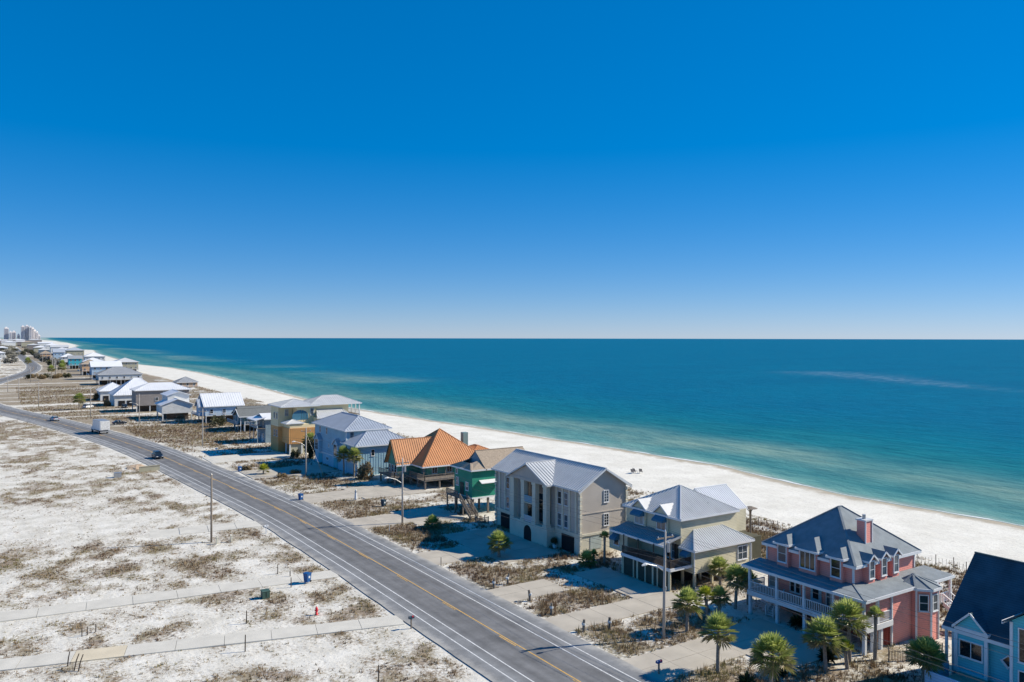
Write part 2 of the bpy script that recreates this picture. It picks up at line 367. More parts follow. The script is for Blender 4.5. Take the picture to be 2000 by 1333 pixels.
# ground material
def ground_material():
    m = bpy.data.materials.new('white_sand_and_scrub'); m.use_nodes = True; t = m.node_tree; N = t.nodes; Lk = t.links
    p = N['Principled BSDF']; p.inputs['Roughness'].default_value = .95; p.inputs['Specular IOR Level'].default_value = .1
    geo = N.new('ShaderNodeNewGeometry')
    def noise(sc_, det, sx=1, sy=1):
        n = N.new('ShaderNodeTexNoise'); n.inputs['Scale'].default_value = sc_; n.inputs['Detail'].default_value = det; n.inputs['Roughness'].default_value = .65
        mp = N.new('ShaderNodeMapping'); mp.inputs['Scale'].default_value = (sx, sy, 1); Lk.new(geo.outputs['Position'], mp.inputs[0]); Lk.new(mp.outputs[0], n.inputs['Vector'])
        return n.outputs['Fac']
    def rng_(v, a, b, c=0, d=1):
        r = N.new('ShaderNodeMapRange'); r.inputs[1].default_value = a; r.inputs[2].default_value = b; r.inputs[3].default_value = c; r.inputs[4].default_value = d; Lk.new(v, r.inputs[0]); return r.outputs[0]
    def mix(f, a, b):
        x = N.new('ShaderNodeMix'); x.data_type = 'RGBA'
        for s_, v in ((x.inputs[0], f), (x.inputs[6], a), (x.inputs[7], b)):
            if isinstance(v, tuple): s_.default_value = (*v, 1)
            elif isinstance(v, (int, float)): s_.default_value = v
            else: Lk.new(v, s_)
        return x.outputs[2]
    def attr(n):
        a = N.new('ShaderNodeAttribute'); a.attribute_name = n; return a.outputs['Fac']
    sand = mix(rng_(noise(.12, 6), .35, .65), (.66,.635,.56), (.79,.765,.69))
    sand = mix(rng_(noise(1.6, 8), .52, .74), sand, (.55,.515,.47))                       # scuffed, dirtier spots
    sand = mix(attr('lot'), sand, mix(rng_(noise(.3, 6), .35, .65), (.57,.54,.47), (.77,.74,.67)))
    dirt = mix(rng_(noise(1.3, 6), .4, .6), (.19,.14,.10), (.29,.22,.15))
    sand = mix(attr('lot'), sand, mix(rng_(noise(.3, 6), .35, .65), (.57,.54,.47), (.77,.74,.67)))
    dirt = mix(rng_(noise(.23, 4), .42, .62), dirt, (.25,.205,.12))
    vg = attr('veg')
    ad = N.new('ShaderNodeMath'); ad.operation = 'ADD'; Lk.new(vg, ad.inputs[0])
    Lk.new(rng_(noise(3.4, 9), .27, .73, -.62, .62), ad.inputs[1])
    f = rng_(ad.outputs[0], .20, .75, 0, .88)
    col = mix(f, sand, dirt)
    wet = attr('wet')
    aw = N.new('ShaderNodeMath'); aw.operation = 'ADD'; Lk.new(wet, aw.inputs[0]); Lk.new(rng_(noise(.35, 4), .3, .7, -.2, .2), aw.inputs[1])
    col = mix(rng_(aw.outputs[0], .35, .75), col, (.42,.37,.29))
    Lk.new(col, p.inputs['Base Color'])
    b1 = N.new('ShaderNodeBump'); b1.inputs['Strength'].default_value = .55; b1.inputs['Distance'].default_value = .12; Lk.new(noise(2.4, 6), b1.inputs['Height'])
    b2 = N.new('ShaderNodeBump'); b2.inputs['Strength'].default_value = .35; b2.inputs['Distance'].default_value = .35; Lk.new(noise(.5, 4, 1, .5), b2.inputs['Height']); Lk.new(b1.outputs[0], b2.inputs['Normal'])
    Lk.new(b2.outputs[0], p.inputs['Normal'])
    return m
gx = axis([(-6000,-1000,1000),(-1000,-200,100),(-200,-40,20),(-40,-6,4),(-6,36,.7),(36,50,2.3),(50,62,.7),(62,86,1.6),(86,108,.9),(108,152,2.2),(152,330,8)])
gx = np.concatenate([gx, [340, 420, 700, 1500, 3100]])
gy = axis([(-3000,-200,400),(-200,20,40),(20,40,4),(40,160,.8),(160,300,1.6),(300,600,4),(600,1200,12),(1200,3000,60),(3000,8000,400),(8000,20000,4000)])
sheet('ground', gx, gy, gz, ground_material(), {'veg': veg, 'lot': lambda X, Y: .8*(1-sstep(98, 108, X)), 'wet': lambda X, Y: 1-np.clip((shore(Y)-X)/7, 0, 1)})

# ------------------------------------------------------------------ sea
def sea_material():
    m = bpy.data.materials.new('gulf_water'); m.use_nodes = True; t = m.node_tree; N = t.nodes; Lk = t.links
    p = N['Principled BSDF']; p.inputs['Roughness'].default_value = .38; p.inputs['IOR'].default_value = 1.33; p.inputs['Specular IOR Level'].default_value = .03
    geo = N.new('ShaderNodeNewGeometry')
    def noise(sc_, det, sx=1, sy=1):
        n = N.new('ShaderNodeTexNoise'); n.inputs['Scale'].default_value = sc_; n.inputs['Detail'].default_value = det; n.inputs['Roughness'].default_value = .6
        mp = N.new('ShaderNodeMapping'); mp.inputs['Scale'].default_value = (sx, sy, 1); Lk.new(geo.outputs['Position'], mp.inputs[0]); Lk.new(mp.outputs[0], n.inputs['Vector'])
        return n.outputs['Fac']
    def rng_(v, a, b, c=0, d=1):
        r = N.new('ShaderNodeMapRange'); r.inputs[1].default_value = a; r.inputs[2].default_value = b; r.inputs[3].default_value = c; r.inputs[4].default_value = d; Lk.new(v, r.inputs[0]); return r.outputs[0]
    at = N.new('ShaderNodeAttribute'); at.attribute_name = 'offshore'
    ad = N.new('ShaderNodeMath'); ad.operation = 'ADD'; Lk.new(at.outputs['Fac'], ad.inputs[0]); Lk.new(rng_(noise(.035, 5, 1, .45), .25, .75, -.06, .06), ad.inputs[1])
    rp = N.new('ShaderNodeValToRGB'); e = rp.color_ramp.elements
    st = [(0,(.40,.46,.38)),(.07,(.16,.34,.30)),(.16,(.055,.225,.225)),(.28,(.05,.215,.22)),(.45,(.012,.175,.205)),(.62,(.003,.165,.225)),(.80,(.001,.15,.23)),(1,(.0005,.14,.235))]
    while len(e) < len(st): e.new(.5)
    for i, (a, c) in enumerate(st): e[i].position = a; e[i].color = (*c, 1)
    Lk.new(ad.outputs[0], rp.inputs[0])
    bar = N.new('ShaderNodeAttribute'); bar.attribute_name = 'sandbar'
    mb = N.new('ShaderNodeMath'); mb.operation = 'MULTIPLY'; Lk.new(bar.outputs['Fac'], mb.inputs[0]); Lk.new(rng_(noise(.06, 5, 1, .35), .3, .65, .25, 1), mb.inputs[1])
    mx = N.new('ShaderNodeMix'); mx.data_type = 'RGBA'; mx.inputs[7].default_value = (.27,.37,.29,1); Lk.new(mb.outputs[0], mx.inputs[0]); Lk.new(rp.outputs[0], mx.inputs[6])
    sk = N.new('ShaderNodeAttribute'); sk.attribute_name = 'slick'
    ms = N.new('ShaderNodeMath'); ms.operation = 'MULTIPLY'; Lk.new(sk.outputs['Fac'], ms.inputs[0]); Lk.new(rng_(noise(.25, 5, .4, 1), .42, .62), ms.inputs[1])
    mx2 = N.new('ShaderNodeMix'); mx2.data_type = 'RGBA'; mx2.inputs[7].default_value = (.16,.27,.36,1); Lk.new(ms.outputs[0], mx2.inputs[0]); Lk.new(mx.outputs[2], mx2.inputs[6])
    # light and dark of ruffled and smooth patches put into the colour
    pt = N.new('ShaderNodeMix'); pt.data_type = 'RGBA'; pt.blend_type = 'MULTIPLY'; pt.inputs[7].default_value = (.78,.88,.93,1)
    Lk.new(rng_(noise(.012, 6, .5, 1), .4, .62), pt.inputs[0]); Lk.new(mx2.outputs[2], pt.inputs[6])
    rp2 = N.new('ShaderNodeMix'); rp2.data_type = 'RGBA'; rp2.blend_type = 'MULTIPLY'; rp2.inputs[7].default_value = (.55,.72,.78,1)
    Lk.new(rng_(noise(.30, 7, 1, .28), .44, .64, 0, .9), rp2.inputs[0]); Lk.new(pt.outputs[2], rp2.inputs[6])  # ripple light and shade put into the colour as fine streaks
    Lk.new(rp2.outputs[2], p.inputs['Base Color'])
    b1 = N.new('ShaderNodeBump'); b1.inputs['Strength'].default_value = .8; b1.inputs['Distance'].default_value = .6; Lk.new(noise(.55, 6, 1, .5), b1.inputs['Height'])
    b2 = N.new('ShaderNodeBump'); b2.inputs['Strength'].default_value = .5; b2.inputs['Distance'].default_value = 1.2; Lk.new(noise(.13, 4, 1, .4), b2.inputs['Height']); Lk.new(b1.outputs[0], b2.inputs['Normal'])
    Lk.new(b2.outputs[0], p.inputs['Normal'])
    return m
def slick(X, Y):
    # a ruffled streak well offshore, its pale sheen put into the colour
    ax, ay, bx, by = 650.0, 478.0, 520.0, 258.0
    dx, dy = bx-ax, by-ay; L2 = dx*dx+dy*dy
    t = ((X-ax)*dx+(Y-ay)*dy)/L2; d = np.abs((X-ax)*dy-(Y-ay)*dx)/math.sqrt(L2)
    wd = 14+22*np.clip(1-t, 0, 1)
    return np.exp(-(d/wd)**2)*sstep(-.1, .1, t)*(1-sstep(.7, 1.25, t))
def sandbar(X, Y):
    d = X-shore(Y); c = 31+9*(fbm(Y/60, Y*0, 91)-.5)*2
    a = np.exp(-((d-c)/13)**2)*(.42+.5*fbm(Y/70, Y*0+4, 92)+.25*sstep(110, 170, Y)*(1-sstep(280, 380, Y)))
    far = sstep(300, 420, Y)*np.exp(-((d-70-60*fbm(Y/150, Y*0, 93))/28)**2)*np.clip((fbm(Y/90, Y*0, 94)-.35)*2.5, 0, .8)
    return np.clip(np.maximum(a*(1-.3*sstep(350, 500, Y)), far), 0, 1)
sxs = np.concatenate([np.arange(110, 250, 3.5), np.arange(250, 900, 10), np.geomspace(900, 90000, 30)])
sys_ = np.concatenate([-np.geomspace(60000, 60, 16), np.arange(-40, 320, 6), np.arange(320, 1100, 14), np.geomspace(1100, 90000, 40)])
sheet('sea', sxs, sys_, lambda X, Y: X*0-1.0, sea_material(),
      {'offshore': lambda X, Y: np.clip(np.maximum(X-shore(Y), 0)/170, 0, 1)**.75, 'sandbar': sandbar, 'slick': slick})
# thin wash of foam along the water line
ys = np.arange(35, 900, 1.5); sx = shore(ys); wv = .3+2.0*np.clip(fbm(ys/6, ys*0, 95)-.38, 0, 1)*(.3+1.5*fbm(ys/40, ys*0, 96))
mb = MB(); n = len(ys)
off = .35+.5*np.array(fbm(ys/9, ys*0, 97))
vsl = [(sx[i]+off[i]-.5, ys[i], -.962) for i in range(n)] + [(sx[i]+off[i]-.5+wv[i], ys[i], -.962) for i in range(n)]
mb.add(vsl, [(i, n+i, n+i+1, i+1) for i in range(n-1)])
tag(mb.build('foam', mat('sea_foam', (.74,.77,.76), .8, .1, 2)), 'thin broken line of white foam along the beach edge', 'foam', kind='stuff')

# ------------------------------------------------------------------ road
def ribbon(mbx, o0, o1, y0, y1, z, step=3.0):
    yy = list(np.arange(y0, y1, step)) + [y1]; yy = np.array(yy)
    cx = roadx(yy); tx = np.gradient(cx, yy) if len(yy) > 2 else np.full(len(yy), (cx[-1]-cx[0])/(yy[-1]-yy[0]))
    L_ = np.sqrt(1+tx*tx); nxn = 1/L_; nyn = -tx/L_
    a = [(cx[i]+o0*nxn[i], yy[i]+o0*nyn[i], z) for i in range(len(yy))]; b = [(cx[i]+o1*nxn[i], yy[i]+o1*nyn[i], z) for i in range(len(yy))]
    n = len(yy); mbx.add(a+b, [(i, n+i, n+i+1, i+1) for i in range(n-1)]); return mbx
def road_material():
    m = bpy.data.materials.new('worn_asphalt'); m.use_nodes = True; t = m.node_tree; N = t.nodes; Lk = t.links
    p = N['Principled BSDF']; p.inputs['Roughness'].default_value = .85; p.inputs['Specular IOR Level'].default_value = .25
    at = N.new('ShaderNodeAttribute'); at.attribute_name = 'across'
    rp = N.new('ShaderNodeValToRGB'); e = rp.color_ramp.elements
    def q(o): return (o+6.3)/12.6
    st = [(q(-6.3),(.25,.25,.25)),(q(-4.8),(.225,.23,.235)),(q(-3.4),(.195,.197,.20)),(q(-2.5),(.15,.15,.152)),(q(-1.7),(.185,.185,.187)),(q(-.8),(.15,.15,.152)),(q(0),(.19,.19,.19)),
          (q(.8),(.152,.152,.154)),(q(1.7),(.185,.185,.187)),(q(2.5),(.152,.152,.154)),(q(3.4),(.195,.197,.20)),(q(4.8),(.225,.23,.235)),(q(6.3),(.26,.26,.258))]
    while len(e) < len(st): e.new(.5)
    for i, (a, c) in enumerate(st): e[i].position = a; e[i].color = (*c, 1)
    Lk.new(at.outputs['Fac'], rp.inputs[0])
    geo = N.new('ShaderNodeNewGeometry')
    mp = N.new('ShaderNodeMapping'); mp.inputs['Scale'].default_value = (1, .08, 1); Lk.new(geo.outputs['Position'], mp.inputs[0])
    n1 = N.new('ShaderNodeTexNoise'); n1.inputs['Scale'].default_value = 1.1; n1.inputs['Detail'].default_value = 6; Lk.new(mp.outputs[0], n1.inputs['Vector'])
    n2 = N.new('ShaderNodeTexNoise'); n2.inputs['Scale'].default_value = .35; n2.inputs['Detail'].default_value = 7; n2.inputs['Roughness'].default_value = .7; Lk.new(geo.outputs['Position'], n2.inputs['Vector'])
    ml = N.new('ShaderNodeMath'); ml.operation = 'MULTIPLY_ADD'; Lk.new(n1.outputs['Fac'], ml.inputs[0]); ml.inputs[1].default_value = .5
    Lk.new(n2.outputs['Fac'], ml.inputs[2])
    mr = N.new('ShaderNodeMapRange'); mr.inputs[1].default_value = .5; mr.inputs[2].default_value = 1.0; mr.inputs[3].default_value = .68; mr.inputs[4].default_value = 1.32; Lk.new(ml.outputs[0], mr.inputs[0])
    vm = N.new('ShaderNodeVectorMath'); vm.operation = 'SCALE'; Lk.new(rp.outputs[0], vm.inputs[0]); Lk.new(mr.outputs[0], vm.inputs['Scale']); 
    ab = N.new('ShaderNodeMath'); ab.operation = 'MULTIPLY_ADD'; Lk.new(at.outputs['Fac'], ab.inputs[0]); ab.inputs[1].default_value = 2; ab.inputs[2].default_value = -1
    a2 = N.new('ShaderNodeMath'); a2.operation = 'ABSOLUTE'; Lk.new(ab.outputs[0], a2.inputs[0])
    a3 = N.new('ShaderNodeMath'); a3.operation = 'MULTIPLY_ADD'; Lk.new(n2.outputs['Fac'], a3.inputs[0]); a3.inputs[1].default_value = .5; Lk.new(a2.outputs[0], a3.inputs[2])
    mr2 = N.new('ShaderNodeMapRange'); mr2.inputs[1].default_value = 1.12; mr2.inputs[2].default_value = 1.34; mr2.inputs[4].default_value = .75; Lk.new(a3.outputs[0], mr2.inputs[0])
    sd_ = N.new('ShaderNodeMix'); sd_.data_type = 'RGBA'; sd_.inputs[7].default_value = (.52,.49,.43,1); Lk.new(mr2.outputs[0], sd_.inputs[0]); Lk.new(vm.outputs[0], sd_.inputs[6]); Lk.new(sd_.outputs[2], p.inputs['Base Color'])
    n3 = N.new('ShaderNodeTexNoise'); n3.inputs['Scale'].default_value = 40; Lk.new(geo.outputs['Position'], n3.inputs['Vector'])
    b = N.new('ShaderNodeBump'); b.inputs['Strength'].default_value = .4; b.inputs['Distance'].default_value = .02; Lk.new(n3.outputs['Fac'], b.inputs['Height']); Lk.new(b.outputs[0], p.inputs['Normal'])
    return m
offs = [-6.3,-4.8,-3.4,-2.5,-1.7,-.8,0,.8,1.7,2.5,3.4,4.8,6.3]
yy = np.concatenate([np.arange(-120, 960, 3.0), np.arange(960, 2600, 30.0)]); cx = roadx(yy); tx = np.gradient(cx, yy); Ln = np.sqrt(1+tx*tx)
vsl = []; tl = []
for j, o in enumerate(offs):
    eo = (.18*(np.array(fbm(yy/5, yy*0+j, 101))-.5)*2) if abs(o) > 6 else 0*yy
    for i in range(len(yy)):
        oo = o+eo[i]; vsl.append((cx[i]+oo/Ln[i], yy[i]-oo*tx[i]/Ln[i], .02)); tl.append((o+6.3)/12.6)
n = len(yy); mb = MB(); mb.v = vsl; mb.f = [(j*n+i, (j+1)*n+i, (j+1)*n+i+1, j*n+i+1) for j in range(len(offs)-1) for i in range(n-1)]
me = mb.mesh('road', road_material()); at = me.attributes.new('across', 'FLOAT', 'POINT'); at.data.foreach_set('value', tl)
road = link('road', me); road['kind'] = 'structure'; ORG[road] = Vector((0, 0, 0))
for o in (-4.62, -3.32, 3.22, 4.52):
    ribbon(MB(), o-.07, o+.07, -110, 950, .026).build('edge_line', M['whiteline'], road)
ribbon(MB(), .06, .19, -110, 950, .026).build('centre_line', M['yellowline'], road)
for k in range(34):
    y0 = 28.5+k*12.2
    ribbon(MB(), -.20, -.07, y0, y0+3.1, .026, 1.0).build('centre_dash', M['yellowline'], road)

# ------------------------------------------------------------------ driveways and walks, slab by slab
SLABS = {}
def slab_mesh(lx, ly, m):
    k = (round(lx, 2), round(ly, 2), m)
    if k not in SLABS:
        b = MB(); b.box(-lx/2+.02, lx/2-.02, -ly/2+.02, ly/2-.02, -.12, 0); SLABS[k] = b.mesh('concrete_slab', M[m])
    return SLABS[k]
n_drive = 0
for name, m, rects in PAVE:
    root = bpy.data.objects.new(name, None); C.objects.link(root); root['kind'] = 'structure'; root.empty_display_size = .2
    if isinstance(rects, str):
        (xa, ya), (xb, yb), wd = WALKS[rects]; d = Vector((xb-xa, yb-ya)); L_ = d.length; k = round(L_/4.6); a = math.atan2(d.y, d.x)
        for i in range(k):
            p = Vector((xa, ya)) + d*((i+.5)/k)
            mm = 'tanconc' if rects == 'B' and 5.5 <= p.x+.1 <= 9.6 else m
            link('concrete_slab', slab_mesh(L_/k, wd, mm), root, (p.x, p.y, .012+rng.uniform(-.006, .01)-(.11*(1-i/k)**2 if rects == 'C' else 0)), (rng.uniform(-.002, .002), rng.uniform(-.002, .002), a))
    else:
        for x0, x1, y0, y1, lx, ly in rects:
            nx = max(1, round((x1-x0)/lx)); ny = max(1, round((y1-y0)/ly))
            for i in range(nx):
                for j in range(ny):
                    link('concrete_slab', slab_mesh((x1-x0)/nx, (y1-y0)/ny, m), root,
                         (x0+(i+.5)*(x1-x0)/nx, y0+(j+.5)*(y1-y0)/ny, .012+rng.uniform(-.006, .008)), (rng.uniform(-.002, .002), rng.uniform(-.002, .002), 0))
def on_walk(x, y):
    r = np.zeros_like(x, bool)
    for (xa, ya), (xb, yb), wd in WALKS.values():
        t = (x-xa)/(xb-xa); r |= (np.abs(y-(ya+(yb-ya)*t)) < wd/2+.15) & (t > 0) & (t < 1)
    return r
# ------------------------------------------------------------------ house kit (world coordinates, axes: -x faces the road, -y faces the camera, +x the sea)
ROT = {'s': 0, 'f': -math.pi/2, 'o': math.pi/2, 'n': math.pi}
WCACHE = {}
def window(root, face, a, plane, z, wd, ht, grid=(1, 2), frame='white', pane='glass', name='window', fw=.09):
    """a framed window on a wall: a = position along the wall, z = sill height; child pane behind the bars"""
    if pane == 'glass': pane = random.Random(round(a*97+plane*31+z*17)).choice(('glass', 'glass', 'glass', 'glass2', 'glass2', 'glass', 'glass2', 'blind'))
    k = (round(wd, 2), round(ht, 2), grid, frame, pane, fw)
    if k not in WCACHE:
        f = MB(); d0, d1 = -.07, .03
        f.box(-wd/2-fw, -wd/2, d0, d1, -fw, ht+fw); f.box(wd/2, wd/2+fw, d0, d1, -fw, ht+fw)
        f.box(-wd/2, wd/2, d0, d1, -fw, 0); f.box(-wd/2, wd/2, d0, d1, ht, ht+fw)
        f.box(-wd/2-fw-.05, wd/2+fw+.05, d0-.05, d1, -fw-.05, -fw)
        gx_, gy_ = grid
        for i in range(1, gx_): f.box(-wd/2+wd*i/gx_-.03, -wd/2+wd*i/gx_+.03, d0+.02, 0, 0, ht)
        for j in range(1, gy_): f.box(-wd/2, wd/2, d0+.025, -.001, ht*j/gy_-.025, ht*j/gy_+.025)
        p = MB(); p.box(-wd/2, wd/2, -.022, .02, 0, ht)
        WCACHE[k] = (f.mesh('window', M[frame]), p.mesh('pane', M[pane]))
    fm, pm = WCACHE[k]; o = ORG[root]
    loc = (a, plane, z) if face in 'sn' else (plane, a, z)
    w_ = link(name, fm, root, Vector(loc)-o, (0, 0, ROT[face]))
    link('pane', pm, w_)
    return w_

def clip_line(poly2, px, py, dx, dy):
    """parameter range of a line inside a convex 2-D polygon"""
    t0, t1 = -1e9, 1e9; n = len(poly2)
    A = sum(poly2[i][0]*poly2[(i+1) % n][1]-poly2[(i+1) % n][0]*poly2[i][1] for i in range(n)); sg = 1 if A > 0 else -1
    for i in range(n):
        x0, y0 = poly2[i]; x1, y1 = poly2[(i+1) % n]; nx, ny = -(y1-y0)*sg, (x1-x0)*sg
        den = nx*dx+ny*dy; num = nx*(px-x0)+ny*(py-y0)
        if abs(den) < 1e-9:
            if num < 0: return None
        elif den > 0: t0 = max(t0, -num/den)
        else: t1 = min(t1, -num/den)
    return (t0, t1) if t1-t0 > .15 else None

def roof(root, planes, m, t=.14, rib=0, name='roof', fascia='white', parent=None, cap=True, rh=.06):
    """each plane: polygon whose first edge is its eave; standing seams run up the slope; ridge and hip caps on shared edges"""
    b = MB(); rb = MB(); fb = []; edges = {}
    for pl in planes:
        P = [Vector(q) for q in pl]
        b.prism(P, (0, 0, -t))
        e = (P[1]-P[0]); L_ = e.length; e.normalize(); nrm = e.cross(P[-1]-P[0]).normalized()
        if nrm.z < 0: nrm = -nrm
        up = nrm.cross(e).normalized()
        if up.z < 0: up = -up
        if rib:
            p2 = [((q-P[0]).dot(e), (q-P[0]).dot(up)) for q in P]
            lo = min(q[0] for q in p2); hi = max(q[0] for q in p2); n = int((hi-lo)/rib)
            for i in range(1, n+1):
                s = lo+(i-.5)*(hi-lo)/n; r = clip_line(p2, s, 0, 0, 1)
                if r:
                    a0 = P[0]+e*s+up*r[0]+nrm*.02; a1 = P[0]+e*s+up*r[1]+nrm*.02; rb.bar(a0, a1, .05, rh+.04)
        fb.append(MB().bar(P[0]-Vector((0, 0, t/2+.03)), P[1]-Vector((0, 0, t/2+.03)), .09, t+.12))
        for i in range(1, len(P)):
            q0, q1 = P[i], P[(i+1) % len(P)]
            if (q0-q1).length > .4:
                k = tuple(sorted([tuple(round(c, 1) for c in q0), tuple(round(c, 1) for c in q1)])); edges.setdefault(k, []).append((q0, q1))
    r = b.build(name, m, parent or root)
    if rib and rb.v: rb.build('standing_seams', m, r, kind='stuff')
    if fascia:
        for q in fb: q.build('fascia', M[fascia], r)
    if cap:
        cb = MB()
        for k, l in edges.items():
            if len(l) > 1: cb.bar(l[0][0]+Vector((0, 0, .02)), l[0][1]+Vector((0, 0, .02)), .22, .09)
        if cb.v: cb.build('ridge_cap', m, r)
    return r
def hip(x0, x1, y0, y1, z, zr, inset=None):
    if (x1-x0) >= (y1-y0):
        ym = (y0+y1)/2; i = inset if inset is not None else (y1-y0)/2; a, b = (x0+i, ym, zr), (x1-i, ym, zr)
        if b[0]-a[0] < .05: b = a
        pl = [[(x0,y0,z),(x1,y0,z),b,a],[(x1,y1,z),(x0,y1,z),a,b],[(x0,y1,z),(x0,y0,z),a],[(x1,y0,z),(x1,y1,z),b]]
    else:
        xm = (x0+x1)/2; i = inset if inset is not None else (x1-x0)/2; a, b = (xm, y0+i, zr), (xm, y1-i, zr)
        pl = [[(x0,y0,z),(x1,y0,z),a],[(x1,y1,z),(x0,y1,z),b],[(x0,y1,z),(x0,y0,z),a,b],[(x1,y0,z),(x1,y1,z),b,a]]
    out = []
    for p in pl:
        q = [p[0]]
        for v in p[1:]:
            if v != q[-1]: q.append(v)
        out.append(q)
    return out
def gable(x0, x1, y0, y1, z, zr, ax):
    if ax == 'x':
        ym = (y0+y1)/2; return [[(x0,y0,z),(x1,y0,z),(x1,ym,zr),(x0,ym,zr)],[(x1,y1,z),(x0,y1,z),(x0,ym,zr),(x1,ym,zr)]]
    xm = (x0+x1)/2; return [[(x0,y1,z),(x0,y0,z),(xm,y0,zr),(xm,y1,zr)],[(x1,y0,z),(x1,y1,z),(xm,y1,zr),(xm,y0,zr)]]
def wall(root, m, x0, x1, y0, y1, z0, z1, name='wall'):
    return MB().box(x0, x1, y0, y1, z0, z1).build(name, m, root)
def gable_wall(root, m, ax, c, a0, a1, z, zr, th=.2, name='gable'):
    mid = (a0+a1)/2
    if ax == 'x': return MB().prism([(c, a0, z), (c, a1, z), (c, mid, zr)], (th, 0, 0)).build(name, m, root)
    return MB().prism([(a0, c, z), (a1, c, z), (mid, c, zr)], (0, th, 0)).build(name, m, root)
def posts(root, pts, z0, z1, wd=.22, m='white', name='post'):
    b = MB(); b.box(-wd/2, wd/2, -wd/2, wd/2, 0, z1-z0); me = b.mesh(name, M[m] if isinstance(m, str) else m)
    for x, y in pts: link(name, me, root, Vector((x, y, z0))-ORG[root])
def railing(root, p0, p1, h=1.0, m='white', sp=.16, parent=None, balusters=True):
    b = MB(); p0, p1 = Vector(p0), Vector(p1); up = Vector((0, 0, h))
    b.bar(p0+up, p1+up, .1, .07); b.bar(p0+up*.12, p1+up*.12, .07, .06)
    for q in (p0, p1): b.bar(q, q+up*1.03, .09, .09)
    r = b.build('railing', M[m], parent or root)
    if balusters:
        c = MB(); n = max(1, int((p1-p0).length/sp))
        for i in range(n):
            q = p0.lerp(p1, (i+.5)/n); c.bar(q+up*.12, q+up*.97, .055, .055)
        c.build('balusters', M[m], r, kind='stuff')
    return r
def battens(root, m, face, plane, a0, a1, z0, z1, sp=.6, parent=None):
    b = MB(); n = int((a1-a0)/sp)
    for i in range(n+1):
        a = a0+(a1-a0)*i/n
        if face == 's': b.box(a-.04, a+.04, plane-.05, plane+.02, z0, z1)
        else: b.box(plane-.05, plane+.02, a-.04, a+.04, z0, z1)
    return b.build('battens', m, parent or root, kind='stuff')
def stairs(root, p0, p1, wd, axis_, m='wood', rail='white', n=None):
    """open flight from p0 (bottom) to p1 (top); each tread its own piece"""
    p0, p1 = Vector(p0), Vector(p1); n = n or max(3, int((p1.z-p0.z)/.19)); side = Vector((0, 1, 0)) if axis_ == 'x' else Vector((1, 0, 0))
    s = MB()
    for k in (-1, 1): s.bar(p0+side*k*wd/2, p1+side*k*wd/2, .07, .28)
    st = s.build('stairs', M[m], root)
    run = ((p1-p0).xy.length)/n
    b = MB(); b.box(-run/2-.02, run/2+.02, -wd/2+.04, wd/2-.04, -.03, .03) if axis_ == 'x' else b.box(-wd/2+.04, wd/2-.04, -run/2-.02, run/2+.02, -.03, .03)
    me = b.mesh('step', M[m])
    for i in range(n): link('step', me, st, p0.lerp(p1, (i+.5)/n)+Vector((0, 0, .1))-ORG[root])
    for k in (-1, 1): railing(root, p0+side*k*wd/2+Vector((0, 0, .1)), p1+side*k*wd/2+Vector((0, 0, .1)), .95, rail, .3, st, balusters=True)
    return st
def corner(root, pts, z0, z1, m='white', wd=.16):
    b = MB(); b.box(-wd/2, wd/2, -wd/2, wd/2, 0, z1-z0); me = b.mesh('corner_board', M[m])
    for x, y in pts: link('corner_board', me, root, Vector((x, y, z0))-ORG[root])
def dormer(root, face, a, plane, wd, z0, z1, zr, depth, wm, rm, win=None, hipped=False, trim='white', ov=.22):
    """wall dormer breaking the eave: cheeks, roof and an optional window, one part with sub-parts"""
    if face == 'f':
        d = MB().box(plane-.03, plane+depth, a-wd/2, a+wd/2, z0, z1).build('dormer', wm, root)
        x0, x1, y0, y1 = plane-ov-.03, plane+depth, a-wd/2-ov, a+wd/2+ov
        if hipped: pl = [[(x0,y1,z1),(x0,y0,z1),(x0+(y1-y0)/2,a,zr)],[(x0,y0,z1),(x1,y0,z1),(x1,a,zr),(x0+(y1-y0)/2,a,zr)],[(x1,y1,z1),(x0,y1,z1),(x0+(y1-y0)/2,a,zr),(x1,a,zr)]]
        else:
            pl = gable(x0, x1, y0, y1, z1, zr, 'x'); MB().prism([(plane-.03, a-wd/2, z1-.02), (plane-.03, a+wd/2, z1-.02), (plane-.03, a, zr-.12)], (.15, 0, 0)).build('gable', wm, d)
    else:
        d = MB().box(a-wd/2, a+wd/2, plane-.03, plane+depth, z0, z1).build('dormer', wm, root)
        x0, x1, y0, y1 = a-wd/2-ov, a+wd/2+ov, plane-ov-.03, plane+depth
        if hipped: pl = [[(x0,y0,z1),(x1,y0,z1),(a,y0+(x1-x0)/2,zr)],[(x0,y1,z1),(x0,y0,z1),(a,y0+(x1-x0)/2,zr),(a,y1,zr)],[(x1,y0,z1),(x1,y1,z1),(a,y1,zr),(a,y0+(x1-x0)/2,zr)]]
        else:
            pl = gable(x0, x1, y0, y1, z1, zr, 'y'); MB().prism([(a-wd/2, plane-.03, z1-.02), (a+wd/2, plane-.03, z1-.02), (a, plane-.03, zr-.12)], (0, .15, 0)).build('gable', wm, d)
    roof(root, pl, rm, .09, 0, 'dormer_roof', trim, parent=d, cap=False)
    if not hipped:
        f = MB(); am = a
        if face == 'f':
            f.bar((x0-.02, y0, z1-.06), (x0-.02, am, zr-.06), .06, .16); f.bar((x0-.02, y1, z1-.06), (x0-.02, am, zr-.06), .06, .16)
        else:
            f.bar((x0, y0-.02, z1-.06), (am, y0-.02, zr-.06), .06, .16); f.bar((x1, y0-.02, z1-.06), (am, y0-.02, zr-.06), .06, .16)
        f.build('rake_board', M[trim], d)
    if win:
        ww, wh, wz, g_ = win; window(root, face, a, plane-.04, wz, ww, wh, g_)
    return d
